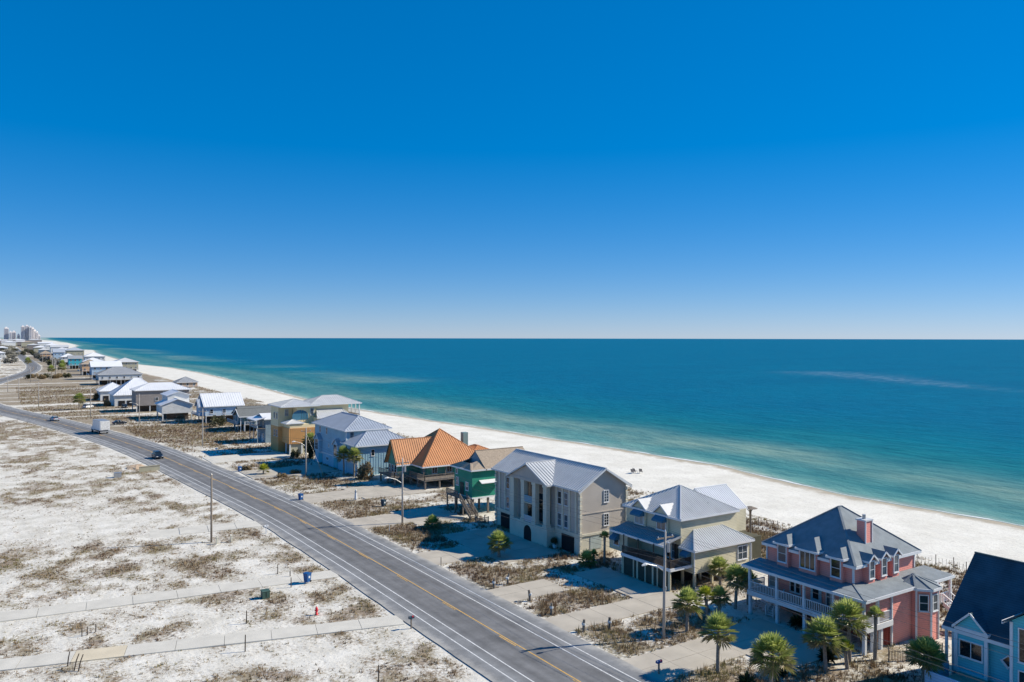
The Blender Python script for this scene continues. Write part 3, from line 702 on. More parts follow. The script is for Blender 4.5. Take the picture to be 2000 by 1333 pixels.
def awning(root, face, a, plane, z, wd, dp=.8, h=.55, m='awning'):
    if face == 'f': p = [(plane, a-wd/2, z), (plane-dp, a-wd/2, z-h), (plane-dp, a+wd/2, z-h), (plane, a+wd/2, z)]
    else: p = [(a-wd/2, plane, z), (a-wd/2, plane-dp, z-h), (a+wd/2, plane-dp, z-h), (a+wd/2, plane, z)]
    b = MB(); b.prism(p, (0, 0, .04))
    for s in (0, 2):
        q = Vector(p[s+1 if s == 0 else 2]); e = Vector(p[0 if s == 0 else 3]); b.prism([e, q, q-Vector((0, 0, .18)), (e.x, e.y, q.z-.18)], (0, .03, 0) if face == 'f' else (.03, 0, 0))
    q0, q1 = Vector(p[1]), Vector(p[2]); b.prism([q0, q1, q1-Vector((0, 0, .2)), q0-Vector((0, 0, .2))], (-.02, 0, 0) if face == 'f' else (0, -.02, 0))
    return b.build('awning', M[m], root)
# ------------------------------------------------------------------ pink house
h = thing('pink_house', 'coral pink two-storey house with slate blue hip roof, white porch railings and a chimney', 'house', (77, 52, 0))
P, RS = M['pink'], M['roof_slate']
wall(h, P, 72, 82.7, 45.6, 58.9, 2.4, 5.15, 'main_wall')
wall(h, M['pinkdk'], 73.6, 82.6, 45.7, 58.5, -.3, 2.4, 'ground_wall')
wall(h, P, 73.9, 82.4, 45.5, 46.6, -.3, 5.0, 'side_wall')
wall(h, P, 72, 82.7, 48.4, 59, 5.0, 7.45, 'upper_wall')
# deck and porch
MB().box(69.4, 72.2, 45.45, 59.4, 2.32, 2.45).box(69.4, 73.8, 45.45, 48, 2.32, 2.449).build('porch_deck', M['wood'], h)
MB().box(69.3, 69.42, 45.35, 59.5, 1.98, 2.5).box(69.42, 73.9, 45.33, 45.45, 1.98, 2.5).box(69.42, 72, 59.42, 59.52, 1.98, 2.5).build('deck_fascia', M['white'], h)
yp = [45.6, 48.9, 52.3, 55.7, 59.3]
posts(h, [(69.5, y) for y in yp], 2.45, 5.0, .24); posts(h, [(69.6, y) for y in yp]+[(71.0, 45.65), (72.3, 45.65)], -.3, 2.0, .3, name='piling')
posts(h, [(71.7, 45.6)], 2.45, 5.0, .24)
for i in range(4): railing(h, (69.5, yp[i]+.12, 2.45), (69.5, yp[i+1]-.12, 2.45), 1.0, 'white', .2)
railing(h, (69.6, 45.55, 2.45), (71.6, 45.55, 2.45), 1.0, 'white', .2); railing(h, (71.8, 45.55, 2.45), (73.8, 45.55, 2.45), 1.0, 'white', .2); railing(h, (69.6, 59.4, 2.45), (72, 59.4, 2.45), 1.0, 'white', .2)
MB().box(69.25, 69.29, 51.3, 53.0, 2.05, 2.38).build('address_plaque', M['trim'], h)
zl, zu = 5.2, 5.5
roof(h, [[(69.0,60,zl),(69.0,45.1,zl),(72,48.4,zu),(72,60,zu)], [(69.0,45.1,zl),(84.6,45.1,zl),(84.6,48.4,zu),(72,48.4,zu)]], RS, .16, 0, 'porch_roof')
MB().box(69.3, 84.3, 45.4, 48.3, 4.94, 5.0).box(69.3, 72, 48.3, 59.8, 4.94, 5.0).build('porch_soffit', M['trim'], h)
MB().box(82.7, 84.4, 45.6, 58, 2.32, 2.45).build('rear_deck', M['wood'], h)
posts(h, [(84.3, 45.4), (84.3, 50), (84.3, 55)], -.3, 5.0, .22)
railing(h, (82.8, 45.6, 2.45), (84.3, 45.6, 2.45), 1.0)
stairs(h, (83.6, 41.2, 0), (83.6, 45.4, 2.4), 1.3, 'y', 'trim', 'white')
roof(h, hip(71.6, 83.2, 47.9, 59.4, 7.38, 11.75, 5.5), RS, .16, 0, 'main_roof')
corner(h, [(72, 48.4), (82.7, 48.4), (72, 59)], 5.6, 7.05); corner(h, [(73.9, 45.5), (72, 45.7)], 2.4, 4.85); corner(h, [(73.85, 45.47)], -.3, 2.4)
# front wall dormers and windows above the porch
for a, ww, gr in ((56.55, 1.0, (1, 2)), (53.35, 1.75, (3, 1)), (50.0, 1.0, (1, 2))):
    dormer(h, 'f', a, 71.5, ww+.45, 5.3, 7.9, 9.05 if ww > 1.2 else 8.75, 3.0, P, RS, (ww, 1.75, 5.95, gr), hipped=True, ov=.28)
for a in (74.1, 76.2, 78.3):
    dormer(h, 's', a, 47.8, 1.1, 5.3, 7.7, 8.35, 2.2, P, RS, (.72, 1.65, 5.95, (1, 2)))
ch = MB().box(76.0, 77.1, 49.7, 50.7, 7.6, 11.0).build('chimney', P, h)
MB().box(75.9, 77.2, 49.6, 50.8, 11.0, 11.15).build('chimney_cap', M['trim'], ch); MB().tube([(76.5,50.2,11.1),(76.5,50.2,11.6)], .18, 10).build('flue', M['metal'], ch)
corner(h, [(75.98, 49.68), (77.12, 49.68)], 7.7, 11, wd=.12)
# porch level windows and door
for a, ww, wh, wz, g_ in ((58.1, .95, 1.7, 2.8, (1, 3)), (55.6, .5, 1.6, 2.9, (1, 1)), (54.9, .5, 1.6, 2.9, (1, 1)), (51.2, .4, 2.0, 2.5, (1, 2)), (49.3, 1.1, 1.75, 2.75, (1, 2))):
    window(h, 'f', a, 71.97, wz, ww, wh, g_)
d = MB().box(71.9, 71.98, 52.0, 53.3, 2.45, 4.6).build('front_door', M['sky'], h); MB().box(71.86, 71.9, 52.35, 53.0, 2.9, 4.3).build('pane', M['glass'], d)
MB().tube([(71.85, 52.15, 3.4), (71.8, 52.15, 3.4)], .05, 8).build('handle', M['metal'], d)
window(h, 's', 76.2, 45.47, 2.9, .0001+.5, .01+.5, (1, 1)) if 0 else None
# ground level: garage doors in shadow
for y0, y1 in ((54.6, 57.6), (50.2, 53.4)): MB().box(73.5, 73.59, y0, y1, -.05, 2.1).build('garage_door', M['brown'], h)
stairs(h, (70.2, 57.2, 0), (72.6, 57.2, 2.3), 1.0, 'x', 'trim', 'white')
# corner bay with its own little roof
bx, by, br = 79.0, 45.7, 1.75
oc = [(bx+br*math.cos(R(22.5+45*i)), by+br*math.sin(R(22.5+45*i))) for i in range(8)]
bay = MB().prism([(x, y, -.3) for x, y in oc], (0, 0, 5.3)).build('bay', P, h)
for i, (x, y) in enumerate(oc):
    if y < by+.3:
        b = MB().box(-.09, .09, -.09, .09, 0, 5.2); link('corner_board', b.mesh('corner_board', M['white']), bay, Vector((x, y, -.25))-ORG[h], (0, 0, R(22.5+45*i)))
eb = [(bx+(br+.3)*math.cos(R(22.5+45*i)), by+(br+.3)*math.sin(R(22.5+45*i)), 5.08) for i in range(8)]
roof(h, [[eb[i], eb[(i+1) % 8], (bx, by+.6, 5.95)] for i in range(8)], RS, .12, 0, 'bay_roof', parent=bay)
for ang in (-90, -135, -45):
    dv = Vector((math.cos(R(ang)), math.sin(R(ang)))); q = Vector((bx, by))+dv*(br*math.cos(R(22.5))+.03)
    w_ = window(h, 's', q.x, q.y, 2.9, .75, 1.5, (1, 2)); w_.rotation_euler.z = R(ang+90)
# ------------------------------------------------------------------ beige house
h = thing('beige_house', 'beige lap-sided house with grey metal hip roof, blue awnings and a green slatted ground level', 'house', (75, 74, 0))
B, RM = M['beige'], M['roof_silver']
wall(h, B, 70.8, 80.8, 71.1, 81.2, 2.3, 7.9, 'main_wall')
wall(h, B, 70.8, 80.7, 68.8, 71.2, 1.6, 4.55, 'wing_wall')
wall(h, M['screen'], 80.7, 83.4, 69.3, 80, 1.7, 4.5, 'porch_screen')
wall(h, B, 80.8, 84.2, 72.5, 80, 4.5, 7.3, 'rear_wall')
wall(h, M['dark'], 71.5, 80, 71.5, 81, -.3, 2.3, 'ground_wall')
posts(h, [(x, y) for x in (71, 74, 77, 80.4) for y in (69, 71)] + [(67.5, y) for y in (69.6, 72.4, 75.2, 77.9)], -.3, 2.4, .28, 'beige', 'piling')
MB().box(67.3, 70.8, 69.3, 78, 2.45, 2.6).build('deck', M['wood'], h)
MB().box(67.18, 67.3, 69.2, 78.1, 2.3, 2.66).box(67.3, 70.8, 69.18, 69.3, 2.3, 2.66).build('deck_fascia', M['white'], h)
for k in range(43):
    if k == 0: sm = MB().box(-.03, .03, -.085, .085, 0, 2.2).mesh('slat', M['lattice'])
    link('slat', sm, h, Vector((67.42, 69.45+k*.2, .05))-ORG[h])
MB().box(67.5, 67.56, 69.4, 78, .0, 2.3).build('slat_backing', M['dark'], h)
for y in (69.4, 71.55, 73.7, 75.85, 78): MB().box(67.3, 67.4, y-.08, y+.08, -.1, 2.3).build('post', M['beige'], h)
railing(h, (67.35, 69.4, 2.6), (67.35, 78, 2.6), 1.0, 'darkwood', .15); railing(h, (67.4, 69.35, 2.6), (70.7, 69.35, 2.6), 1.0, 'darkwood', .15)
posts(h, [(67.5, 69.6), (67.5, 72.4), (67.5, 75.2), (67.5, 77.9)], 2.6, 4.95, .1, 'darkwood')
roof(h, [[(67.7,80.9,4.98),(67.7,70.9,4.98),(70.8,70.9,5.72),(70.8,80.9,5.72)]], M['roof_grey'], .12, .4, 'deck_roof')
wall(h, B, 68.4, 70.9, 78.2, 81.8, 2.3, 5.0, 'front_wall')
roof(h, hip(70.4, 80.9, 70.7, 81.5, 7.85, 10.7), RM, .14, .35, 'main_roof')
roof(h, gable(78.5, 84.6, 72.6, 80.0, 7.4, 9.95, 'x'), M['roof_white'], .12, .35, 'rear_roof')
gable_wall(h, B, 'x', 84.1, 72.5, 80, 7.3, 9.9)
roof(h, [[(70.4,68.4,4.5),(81.1,68.4,4.5),(78,71.1,6.25),(73.1,71.1,6.25)],[(70.4,71.1,4.5),(70.4,68.4,4.5),(73.1,71.1,6.25)],[(81.1,68.4,4.5),(81.1,71.1,4.5),(78,71.1,6.25)]], RM, .12, .35, 'wing_roof')
for a in (78.3, 74.2): 
    dormer(h, 'f', a, 70.55, 2.3, 5.7, 8.0, 9.1, 3.0, B, RM, None)
    window(h, 'f', a, 70.5, 5.95, 1.5, 1.2, (2, 1)); awning(h, 'f', a, 70.5, 7.75, 1.9)
window(h, 'f', 69.9, 70.77, 2.9, .9, 1.1, (1, 1)); awning(h, 'f', 69.9, 70.75, 4.35, 1.2)
window(h, 's', 79.2, 68.77, 2.25, 1.6, 1.6, (2, 2)); window(h, 'f', 72.3, 70.77, 2.7, .5, 1.9, (1, 2)); window(h, 'f', 73.2, 70.77, 2.7, .5, 1.9, (1, 2))
window(h, 'f', 75.6, 70.77, 3.9, .35, .35, (1, 1)); window(h, 'f', 76.2, 70.77, 3.9, .35, .35, (1, 1)); window(h, 'f', 80.3, 68.37, 3.0, .9, 1.2, (1, 1)); awning(h, 'f', 80.3, 68.35, 4.5, 1.2)
MB().box(70.7, 70.79, 71.5, 72.1, 2.6, 4.6).build('door', M['darkwood'], h)
corner(h, [(70.8, 68.8), (80.7, 68.8)], 1.6, 4.5, 'white', .1); corner(h, [(70.8, 71.1)], 4.6, 7.6, 'beige', .12)
MB().tube([(81.1, 68.5, 4.3), (80.85, 68.72, 4.0), (80.85, 68.72, .1)], .05, 6).build('downpipe', M['white'], h)
MB().tube([(77, 72.5, 8.3), (77, 72.5, 8.95)], .06, 8).build('vent_pipe', M['metal'], h)
# ------------------------------------------------------------------ grey columned house
h = thing('grey_house', 'large grey stucco house with ribbed metal roof, tall columns and a pediment', 'house', (72, 98, 0))
T, CR = M['taupe'], M['cream']
wall(h, T, 68.1, 76.4, 87.7, 109.6, 2.6, 9.1, 'main_wall')
wall(h, CR, 68.06, 76.44, 87.66, 109.64, -.3, 2.6, 'ground_wall')
gable_wall(h, T, 'y', 87.7, 68.1, 76.4, 9.1, 11.6); gable_wall(h, T, 'y', 109.4, 68.1, 76.4, 9.1, 11.6)
MB().box(67.9, 68.06, 87.5, 93.4, 2.5, 2.8).box(67.9, 68.06, 103.5, 109.8, 2.5, 2.8).box(68.06, 76.5, 87.5, 87.66, 2.5, 2.8).build('belt_course', CR, h)
MB().box(68.1, 76.4, 87.62, 87.7, 5.5, 5.65).build('string_course', T, h)
MB().box(66.6, 68.06, 93.6, 103.4, -.3, 2.62).build('portico_base', CR, h)
# arched entrance
ar = [(66.56, 98.5-.95, -.05), (66.56, 98.5+.95, -.05)] + [(66.56, 98.5+.95*math.cos(t), 1.25+.95*math.sin(t)) for t in np.linspace(0, math.pi, 9)]
MB().prism(ar, (.06, 0, 0)).build('arched_door', M['dark'], h)
for y in (94.2, 97.0, 100.0, 102.8):
    c = MB().box(66.65, 67.35, y-.42, y+.42, 2.62, 8.75).build('column', CR, h)
    MB().box(66.57, 67.43, y-.5, y+.5, 8.4, 8.75).build('capital', CR, c); MB().box(66.57, 67.43, y-.5, y+.5, 2.62, 2.95).build('plinth', CR, c)
MB().box(66.55, 68.1, 93.5, 103.5, 8.75, 9.15).build('entablature', T, h)
MB().prism([(66.65, 93.6, 9.15), (66.65, 103.4, 9.15), (66.65, 98.5, 11.25)], (.3, 0, 0)).build('pediment', T, h)
MB().box(68.0, 68.09, 94.6, 102.4, 2.9, 8.4).build('recess_glazing', M['glass'], h)
for y in (95.6, 98.5, 101.4): MB().box(67.96, 68.06, y-.1, y+.1, 2.9, 8.4).build('mullion', T, h)
for z in (5.4,):
    bl = MB().box(66.7, 68.1, 97.4, 99.6, z, z+.15).build('balcony', CR, h); railing(h, (66.75, 97.45, z+.15), (66.75, 99.55, z+.15), .95, 'sky', .12, bl)
railing(h, (66.7, 97.4, 2.62), (66.7, 99.6, 2.62), .95, 'white', .12)
for y in (88.6, 90.1, 91.7, 93.2, 103.9, 105.4, 107, 108.6): MB().box(67.97, 68.1, y-.2, y+.2, 2.8, 8.8).build('pilaster', CR, h)
for y in (90.9, 92.45, 104.65, 106.2):
    for z in (3.2, 6.3): window(h, 'f', y, 68.07, z, .8, 1.7, (1, 2), 'trim')
for z in (3.6, 6.9): window(h, 's', 72.7, 87.67, z, .75, 1.55, (2, 4))
MB().box(67.98, 68.05, 89.0, 91.9, -.1, 2.2).build('garage_door', M['dark'], h); MB().box(67.98, 68.05, 105.2, 108.2, -.1, 2.2).build('garage_door', M['dark'], h)  # near-black sheets stand in for the shade inside the garage openings
MB().box(69.8, 71.8, 87.6, 87.65, .5, 2.2).build('side_shutter', mat('faded_blue_panel', (.40,.46,.44), .8, .1, 2), h)
for (x, y) in ((68.05, 87.65), (68.05, 109.65), (76.4, 87.65)):
    for i in range(14):
        k = .28 if i % 2 else .4; z = .1+i*.62
        if z < 8.6: MB().box(x-k/2-.02, x+k/2, y-k/2-.02, y+k/2, z, z+.5).build('quoin', CR, h)
roof(h, gable(67.4, 77.0, 87.1, 110.2, 9.0, 11.75, 'y'), M['roof_silver'], .14, .5, 'main_roof', 'trim', rh=.1)
roof(h, [[(66.2,93.1,8.95),(70.9,93.1,8.95),(72.1,98.5,11.5),(66.2,98.5,11.45)],[(70.9,103.9,8.95),(66.2,103.9,8.95),(66.2,98.5,11.45),(72.1,98.5,11.5)]], M['roof_silver'], .12, .5, 'pediment_roof', 'trim')
MB().bar((66.2,93.1,8.85),(66.2,98.5,11.35),.1,.2).build('rake_board', M['trim'], h); MB().bar((66.2,103.9,8.85),(66.2,98.5,11.35),.1,.2).build('rake_board', M['trim'], h)
MB().bar((67.4,87.08,8.65),(72.2,87.08,11.62),.1,.22).build('rake_board', M['trim'], h); MB().bar((77,87.08,8.65),(72.2,87.08,11.62),.1,.22).build('rake_board', M['trim'], h)
# ------------------------------------------------------------------ teal house on stilts
h = thing('teal_house', 'teal green house on stilts with tan shingle roof and a wooden front stair', 'house', (74, 120.7, 0))
TE = M['teal']
wall(h, TE, 68.2, 80, 117.7, 124, 2.7, 7.7, 'main_wall')
posts(h, [(x, y) for x in (68.5, 71.5, 75, 79.5) for y in (118, 121, 123.7)], -.3, 2.7, .3, 'wood', 'piling')
MB().box(68.1, 80.1, 117.62, 117.7, 2.6, 2.85).box(68.12, 68.2, 117.6, 124.1, 2.6, 2.85).build('sill_board', M['white'], h)
roof(h, gable(70.6, 80.6, 117.2, 124.5, 7.55, 10.3, 'x'), M['roof_tan'], .14, 0, 'main_roof')
roof(h, [[(67.7,117.2,7.55),(70.8,117.2,7.55),(70.8,119.4,8.9),(68.9,119.4,8.4)],[(67.7,124.5,7.55),(67.7,117.2,7.55),(68.9,119.4,8.4),(68.9,122.3,8.4)],[(70.8,124.5,7.55),(67.7,124.5,7.55),(68.9,122.3,8.4),(70.8,122.3,8.9)]], M['roof_tan'], .12, 0, 'front_roof')
gable_wall(h, M['greyblue'], 'x', 70.7, 117.6, 124.1, 7.6, 10.15)  # grey-blue instead of teal: shade on the gable put into its colour
MB().prism([(69.5,117.65,5.6),(74.5,117.65,5.6),(74.5,116.7,5.2),(69.5,116.7,5.2)], (0, 0, .1)).build('side_canopy', M['white'], h)
for y, z in ((122.8, 4.3), (119.4, 3.9)): window(h, 'f', y, 68.17, z, .8, 1.3, (2, 2))
window(h, 'f', 123.0, 68.17, 6.3, .5, .8, (1, 1)); window(h, 's', 76.5, 117.67, 3.6, .9, 1.8, (1, 1))
MB().box(68.1, 68.19, 120.6, 121.8, 2.85, 5.0).build('door', M['lattice'], h)
MB().box(66.6, 68.2, 118.2, 124, 2.6, 2.72).build('deck', M['wood'], h); railing(h, (66.65, 120, 2.72), (66.65, 124, 2.72), 1, 'wood', .2)
posts(h, [(66.75, 118.3), (66.75, 121), (66.75, 123.9)], -.3, 2.65, .2, 'wood')
stairs(h, (66.7, 114.4, 0), (66.7, 118.2, 2.65), 1.3, 'y', 'wood', 'wood')
# ------------------------------------------------------------------ orange roofed house
h = thing('orange_roofed_house', 'sage green house under a tall pyramid of orange metal roof with a wraparound deck', 'house', (79, 150, 0))
SG, RO = M['sage'], M['roof_orange']
wall(h, SG, 74.3, 87, 146.6, 159.4, 1.8, 4.2, 'main_wall')
wall(h, SG, 69.4, 79, 150.2, 154.9, 1.8, 4.2, 'wing_wall')
MB().prism([(69.4, 150.2, 4.2), (69.4, 154.9, 4.2), (69.4, 152.55, 8.3)], (.8, 0, 0)).build('gable', SG, h)
roof(h, hip(72.3, 88.7, 144.8, 161.2, 3.95, 10.5, 8.2), RO, .14, .5, 'pyramid_roof')
roof(h, gable(68.8, 81, 149.6, 155.5, 3.95, 8.9, 'x'), RO, .14, .5, 'wing_roof')
roof(h, hip(86, 91.5, 148, 155, 5.4, 6.6), RO, .12, .5, 'rear_roof'); wall(h, SG, 86.6, 90.9, 148.6, 154.4, 1.8, 5.4, 'rear_wall')
MB().box(71.4, 88.5, 142.0, 161.5, 1.55, 1.7).box(67.9, 71.4, 148.6, 156.4, 1.55, 1.7).build('deck', M['wood'], h)
for a, b in (((71.5,142.1,1.7),(80,142.1,1.7)), ((80,142.1,1.7),(88.4,142.1,1.7)), ((71.5,142.1,1.7),(71.5,148.6,1.7)), ((68,148.7,1.7),(68,156.3,1.7)), ((68,148.7,1.7),(71.4,148.7,1.7))): railing(h, a, b, 1.05, 'wood', .3)
posts(h, [(71.7+i*3.2, 142.3) for i in range(6)] + [(71.7, 145.5), (71.7, 148.9), (68.2, 149), (68.2, 152.5), (68.2, 156), (74, 150), (78, 150), (74, 156), (78, 160)], -.3, 1.6, .3, 'wood', 'piling')
posts(h, [(72.8+i*5, 145.2) for i in range(4)], 1.7, 4.0, .16, 'wood')
for x in (76, 79.4, 83): window(h, 's', x, 146.57, 2.2, 1.1, 1.5, (2, 1), 'trim')
window(h, 'f', 148.2, 74.27, 2.2, 1.0, 1.5, (1, 2), 'trim')
for y in (151.1, 152.55, 154): window(h, 'f', y, 69.37, 2.1, .9, 1.6, (1, 2), 'trim')
MB().box(86.6, 87.8, 153.4, 154.6, 4, 9.2).build('chimney', M['greygreen'], h)
MB().bar((68.75,149.6,3.85),(68.75,152.55,8.8),.1,.3).build('rake_board', M['lattice'], h); MB().bar((68.75,155.5,3.85),(68.75,152.55,8.8),.1,.3).build('rake_board', M['lattice'], h)
# ------------------------------------------------------------------ pale blue house
h = thing('pale_blue_house', 'pale blue board house with blue-grey hip roofs and two small gabled bays', 'house', (72, 178, 0))
SK, RB = M['sky'], M['roof_blue']
wall(h, SK, 66, 76, 170, 190.6, -.3, 9.4, 'main_wall'); wall(h, SK, 66.1, 78.5, 163.6, 170.2, -.3, 6.6, 'wing_wall')
roof(h, hip(65.3, 76.8, 169.3, 191.3, 9.3, 11.95), RB, .15, .6, 'main_roof'); roof(h, hip(65.3, 79.2, 162.9, 172, 6.55, 9.1), RB, .15, .6, 'wing_roof')
battens(h, SK, 's', 170, 66, 76, 6.5, 9.3); battens(h, SK, 's', 163.6, 66.1, 78.5, 0, 6.5); battens(h, SK, 'f', 66, 170, 190.6, 2.7, 9.3, .8)
MB().box(65.85, 66, 163.5, 190.7, 2.5, 2.75).build('belt_board', M['white'], h)
for a in (187.2, 174.6):
    dormer(h, 'f', a, 65.2, 3.4, 2.75, 5.6, 7.0, 1.6, SK, RB, None); window(h, 'f', a, 65.13, 3.2, 1.9, 2.4, (2, 3), 'trim')
for y in (187, 182.5): window(h, 'f', y, 65.97, 7.3, .8, 1.4, (1, 2), 'trim')
window(h, 'f', 181, 65.97, 4.3, .7, .7, (1, 1)); window(h, 'f', 182, 65.97, 1.2, 1.3, .6, (2, 1))
for y in (186.8, 176.5): MB().box(65.92, 65.98, y-1.3, y+1.3, 0, 2.2).build('garage_door', M['turq'], h)
window(h, 's', 67.3, 169.97, 7.2, .8, 1.6, (1, 2), 'trim'); window(h, 's', 74.6, 169.97, 7.4, .9, 1.5, (1, 2)); window(h, 's', 69.6, 163.57, 4.2, .7, 1.3, (1, 1)); window(h, 's', 75.6, 163.57, 3.4, .8, 1.2, (1, 2))
corner(h, [(66, 170), (76, 170)], 6.6, 9.3); corner(h, [(66.1, 163.6)], -.3, 6.5)
# ------------------------------------------------------------------ yellow house
h = thing('yellow_house', 'tall pale yellow and apricot board house with arched balcony and grey hip roofs', 'house', (72, 209, 0))
Y, AP = M['yellow'], M['apricot']
wall(h, AP, 63.6, 71, 203.6, 210, 2.6, 6.6, 'apricot_wall'); wall(h, Y, 63.8, 71, 203.8, 216, 6.6, 7.6, 'base_wall')
wall(h, Y, 66.5, 71.6, 206.6, 216, 6.6, 12.2, 'main_wall'); wall(h, Y, 71.5, 81, 207.2, 215.6, -.3, 12.2, 'rear_wall')
wall(h, Y, 62.6, 66.4, 209.8, 216.5, 6.6, 12.2, 'tower_wall'); wall(h, AP, 62.62, 66.38, 209.82, 216.48, -.3, 6.6, 'tower_base'); wall(h, Y, 71, 80, 203.9, 207.3, -.3, 9.0, 'side_wall')  # tower base in apricot: the shaded front's tan put into its colour
battens(h, AP, 's', 203.6, 63.6, 71, 2.6, 6.6, .5); battens(h, Y, 's', 206.6, 67.8, 71.6, 7.6, 12.2, .6)
posts(h, [(63.9, 203.9), (67, 203.9), (70.6, 203.9), (63.9, 207)], -.3, 2.6, .35, 'trim', 'piling'); MB().box(63.7, 70.9, 204, 204.1, -.2, 2.6).build('ground_screen', M['khaki'], h)
roof(h, hip(62, 72.6, 205.8, 217, 12.1, 13.6), M['roof_silver'], .15, .6, 'tower_roof'); roof(h, hip(70, 84.5, 206.2, 216.4, 12.25, 14.3), M['roof_silver'], .15, .6, 'rear_roof')
roof(h, [[(70.8,203.2,9.0),(80.6,203.2,9.0),(79,207.2,10.9),(72,207.2,10.9)],[(80.6,203.2,9),(80.6,207.2,9),(79,207.2,10.9)]], M['roof_silver'], .12, .6, 'side_roof')
roof(h, hip(62.8, 67.6, 203.6, 208.2, 7.9, 8.7), M['roof_silver'], .1, 0, 'balcony_roof')
ar = [(67.3-2.0, 206.55, 8.4), (67.3+2.3, 206.55, 8.4)] + [(67.45+2.15*math.cos(t), 206.55, 9.4+1.6*math.sin(t)) for t in np.linspace(0, math.pi, 9)]
MB().prism(ar, (0, .06, 0)).build('arched_opening', M['awning'], h)
for y in (210.8, 213): window(h, 'f', y, 62.57, 8.6, .9, 1.6, (1, 2), 'trim'); window(h, 'f', y, 62.57, 4.0, .9, 1.6, (1, 2), 'trim')
window(h, 's', 70.6, 206.57, 9.6, .8, 1.7, (1, 2), 'trim'); window(h, 's', 64.8, 209.77, 9.4, .8, 1.6, (1, 2), 'trim')
posts(h, [(84, 206.8), (84, 209.5), (84, 212.5), (84, 215.8)], -.3, 12.2, .25); MB().box(81, 84.2, 206.6, 216, 9, 9.15).build('rear_balcony', M['wood'], h); railing(h, (84.1, 206.7, 9.15), (84.1, 216, 9.15), 1, 'white', .3)
# ------------------------------------------------------------------ aqua house at the near end
h = thing('aqua_house', 'aqua blue house with steep navy shingle roof and white-trimmed gable bay', 'house', (75, 31, 0))
A = M['aqua']
wall(h, A, 70.2, 80, 22, 37.5, -.3, 5.2, 'main_wall'); gable_wall(h, A, 'y', 37.3, 70.2, 80, 5.2, 10.3)
roof(h, gable(69.6, 80.6, 21.5, 38.2, 4.95, 10.55, 'y'), M['roof_navy'], .16, 0, 'main_roof', 'white')
wall(h, A, 69.7, 70.3, 34.5, 37.0, 1.5, 5.2, 'bay'); dormer(h, 'f', 35.75, 69.7, 2.5, 4.8, 5.3, 6.75, 2.4, A, M['roof_navy'], None)
for y in (34.5, 37.0): MB().box(69.58, 69.72, y-.14, y+.14, 1.4, 5.3).build('trim_board', M['white'], h)
MB().box(69.6, 69.72, 34.5, 37, 5.0, 5.3).box(69.6, 69.72, 34.5, 37, 1.35, 1.6).build('bay_band', M['white'], h)
window(h, 'f', 35.75, 69.67, 2.9, 1.8, 1.3, (2, 1), 'white', 'glass')
w_ = window(h, 'f', 33.2, 70.17, 3.3, .62, .62, (1, 1), 'white'); w_.rotation_euler = (0, R(0), ROT['f'])
w_.rotation_mode = 'XYZ'; w_.matrix_local = Matrix.Translation(Vector((70.17, 33.2, 3.2))-ORG[h]) @ Matrix.Rotation(ROT['f'], 4, 'Z') @ Matrix.Rotation(R(45), 4, 'Y')
MB().box(70.06, 70.2, 22, 37.6, 4.75, 5.0).box(70.06, 70.2, 22, 37.6, 1.3, 1.55).build('band_board', M['white'], h)
corner(h, [(70.2, 37.5)], -.3, 5.0, 'white', .22)
wall(h, A, 69.0, 72, 22, 32.2, -.3, 7.3, 'front_bay'); roof(h, gable(68.5, 75, 26, 32.7, 7.2, 9.6, 'x'), M['roof_navy'], .14, 0, 'bay_roof'); gable_wall(h, A, 'x', 69, 26.4, 32.2, 7.3, 9.4)
corner(h, [(69.0, 32.2)], -.3, 7.2, 'white', .22); window(h, 'f', 30.8, 68.97, 4.2, 1.6, 2.6, (2, 1)); window(h, 'f', 30.8, 68.97, 1.2, 1.6, 2.2, (2, 1))
MB().box(66.5, 70.2, 32.4, 37.2, .75, .9).build('deck', M['wood'], h); MB().box(66.4, 66.52, 32.4, 37.9, -.2, 1.9).box(66.52, 70, 37.78, 37.9, -.2, 1.9).build('deck_wall', M['paleblue'], h)
MB().box(66.9, 69.5, 33.4, 36.6, .9, 1.5).build('hot_tub_cover', M['khaki'], h)
posts(h, [(70, 38.0)], -.3, 5, .2)
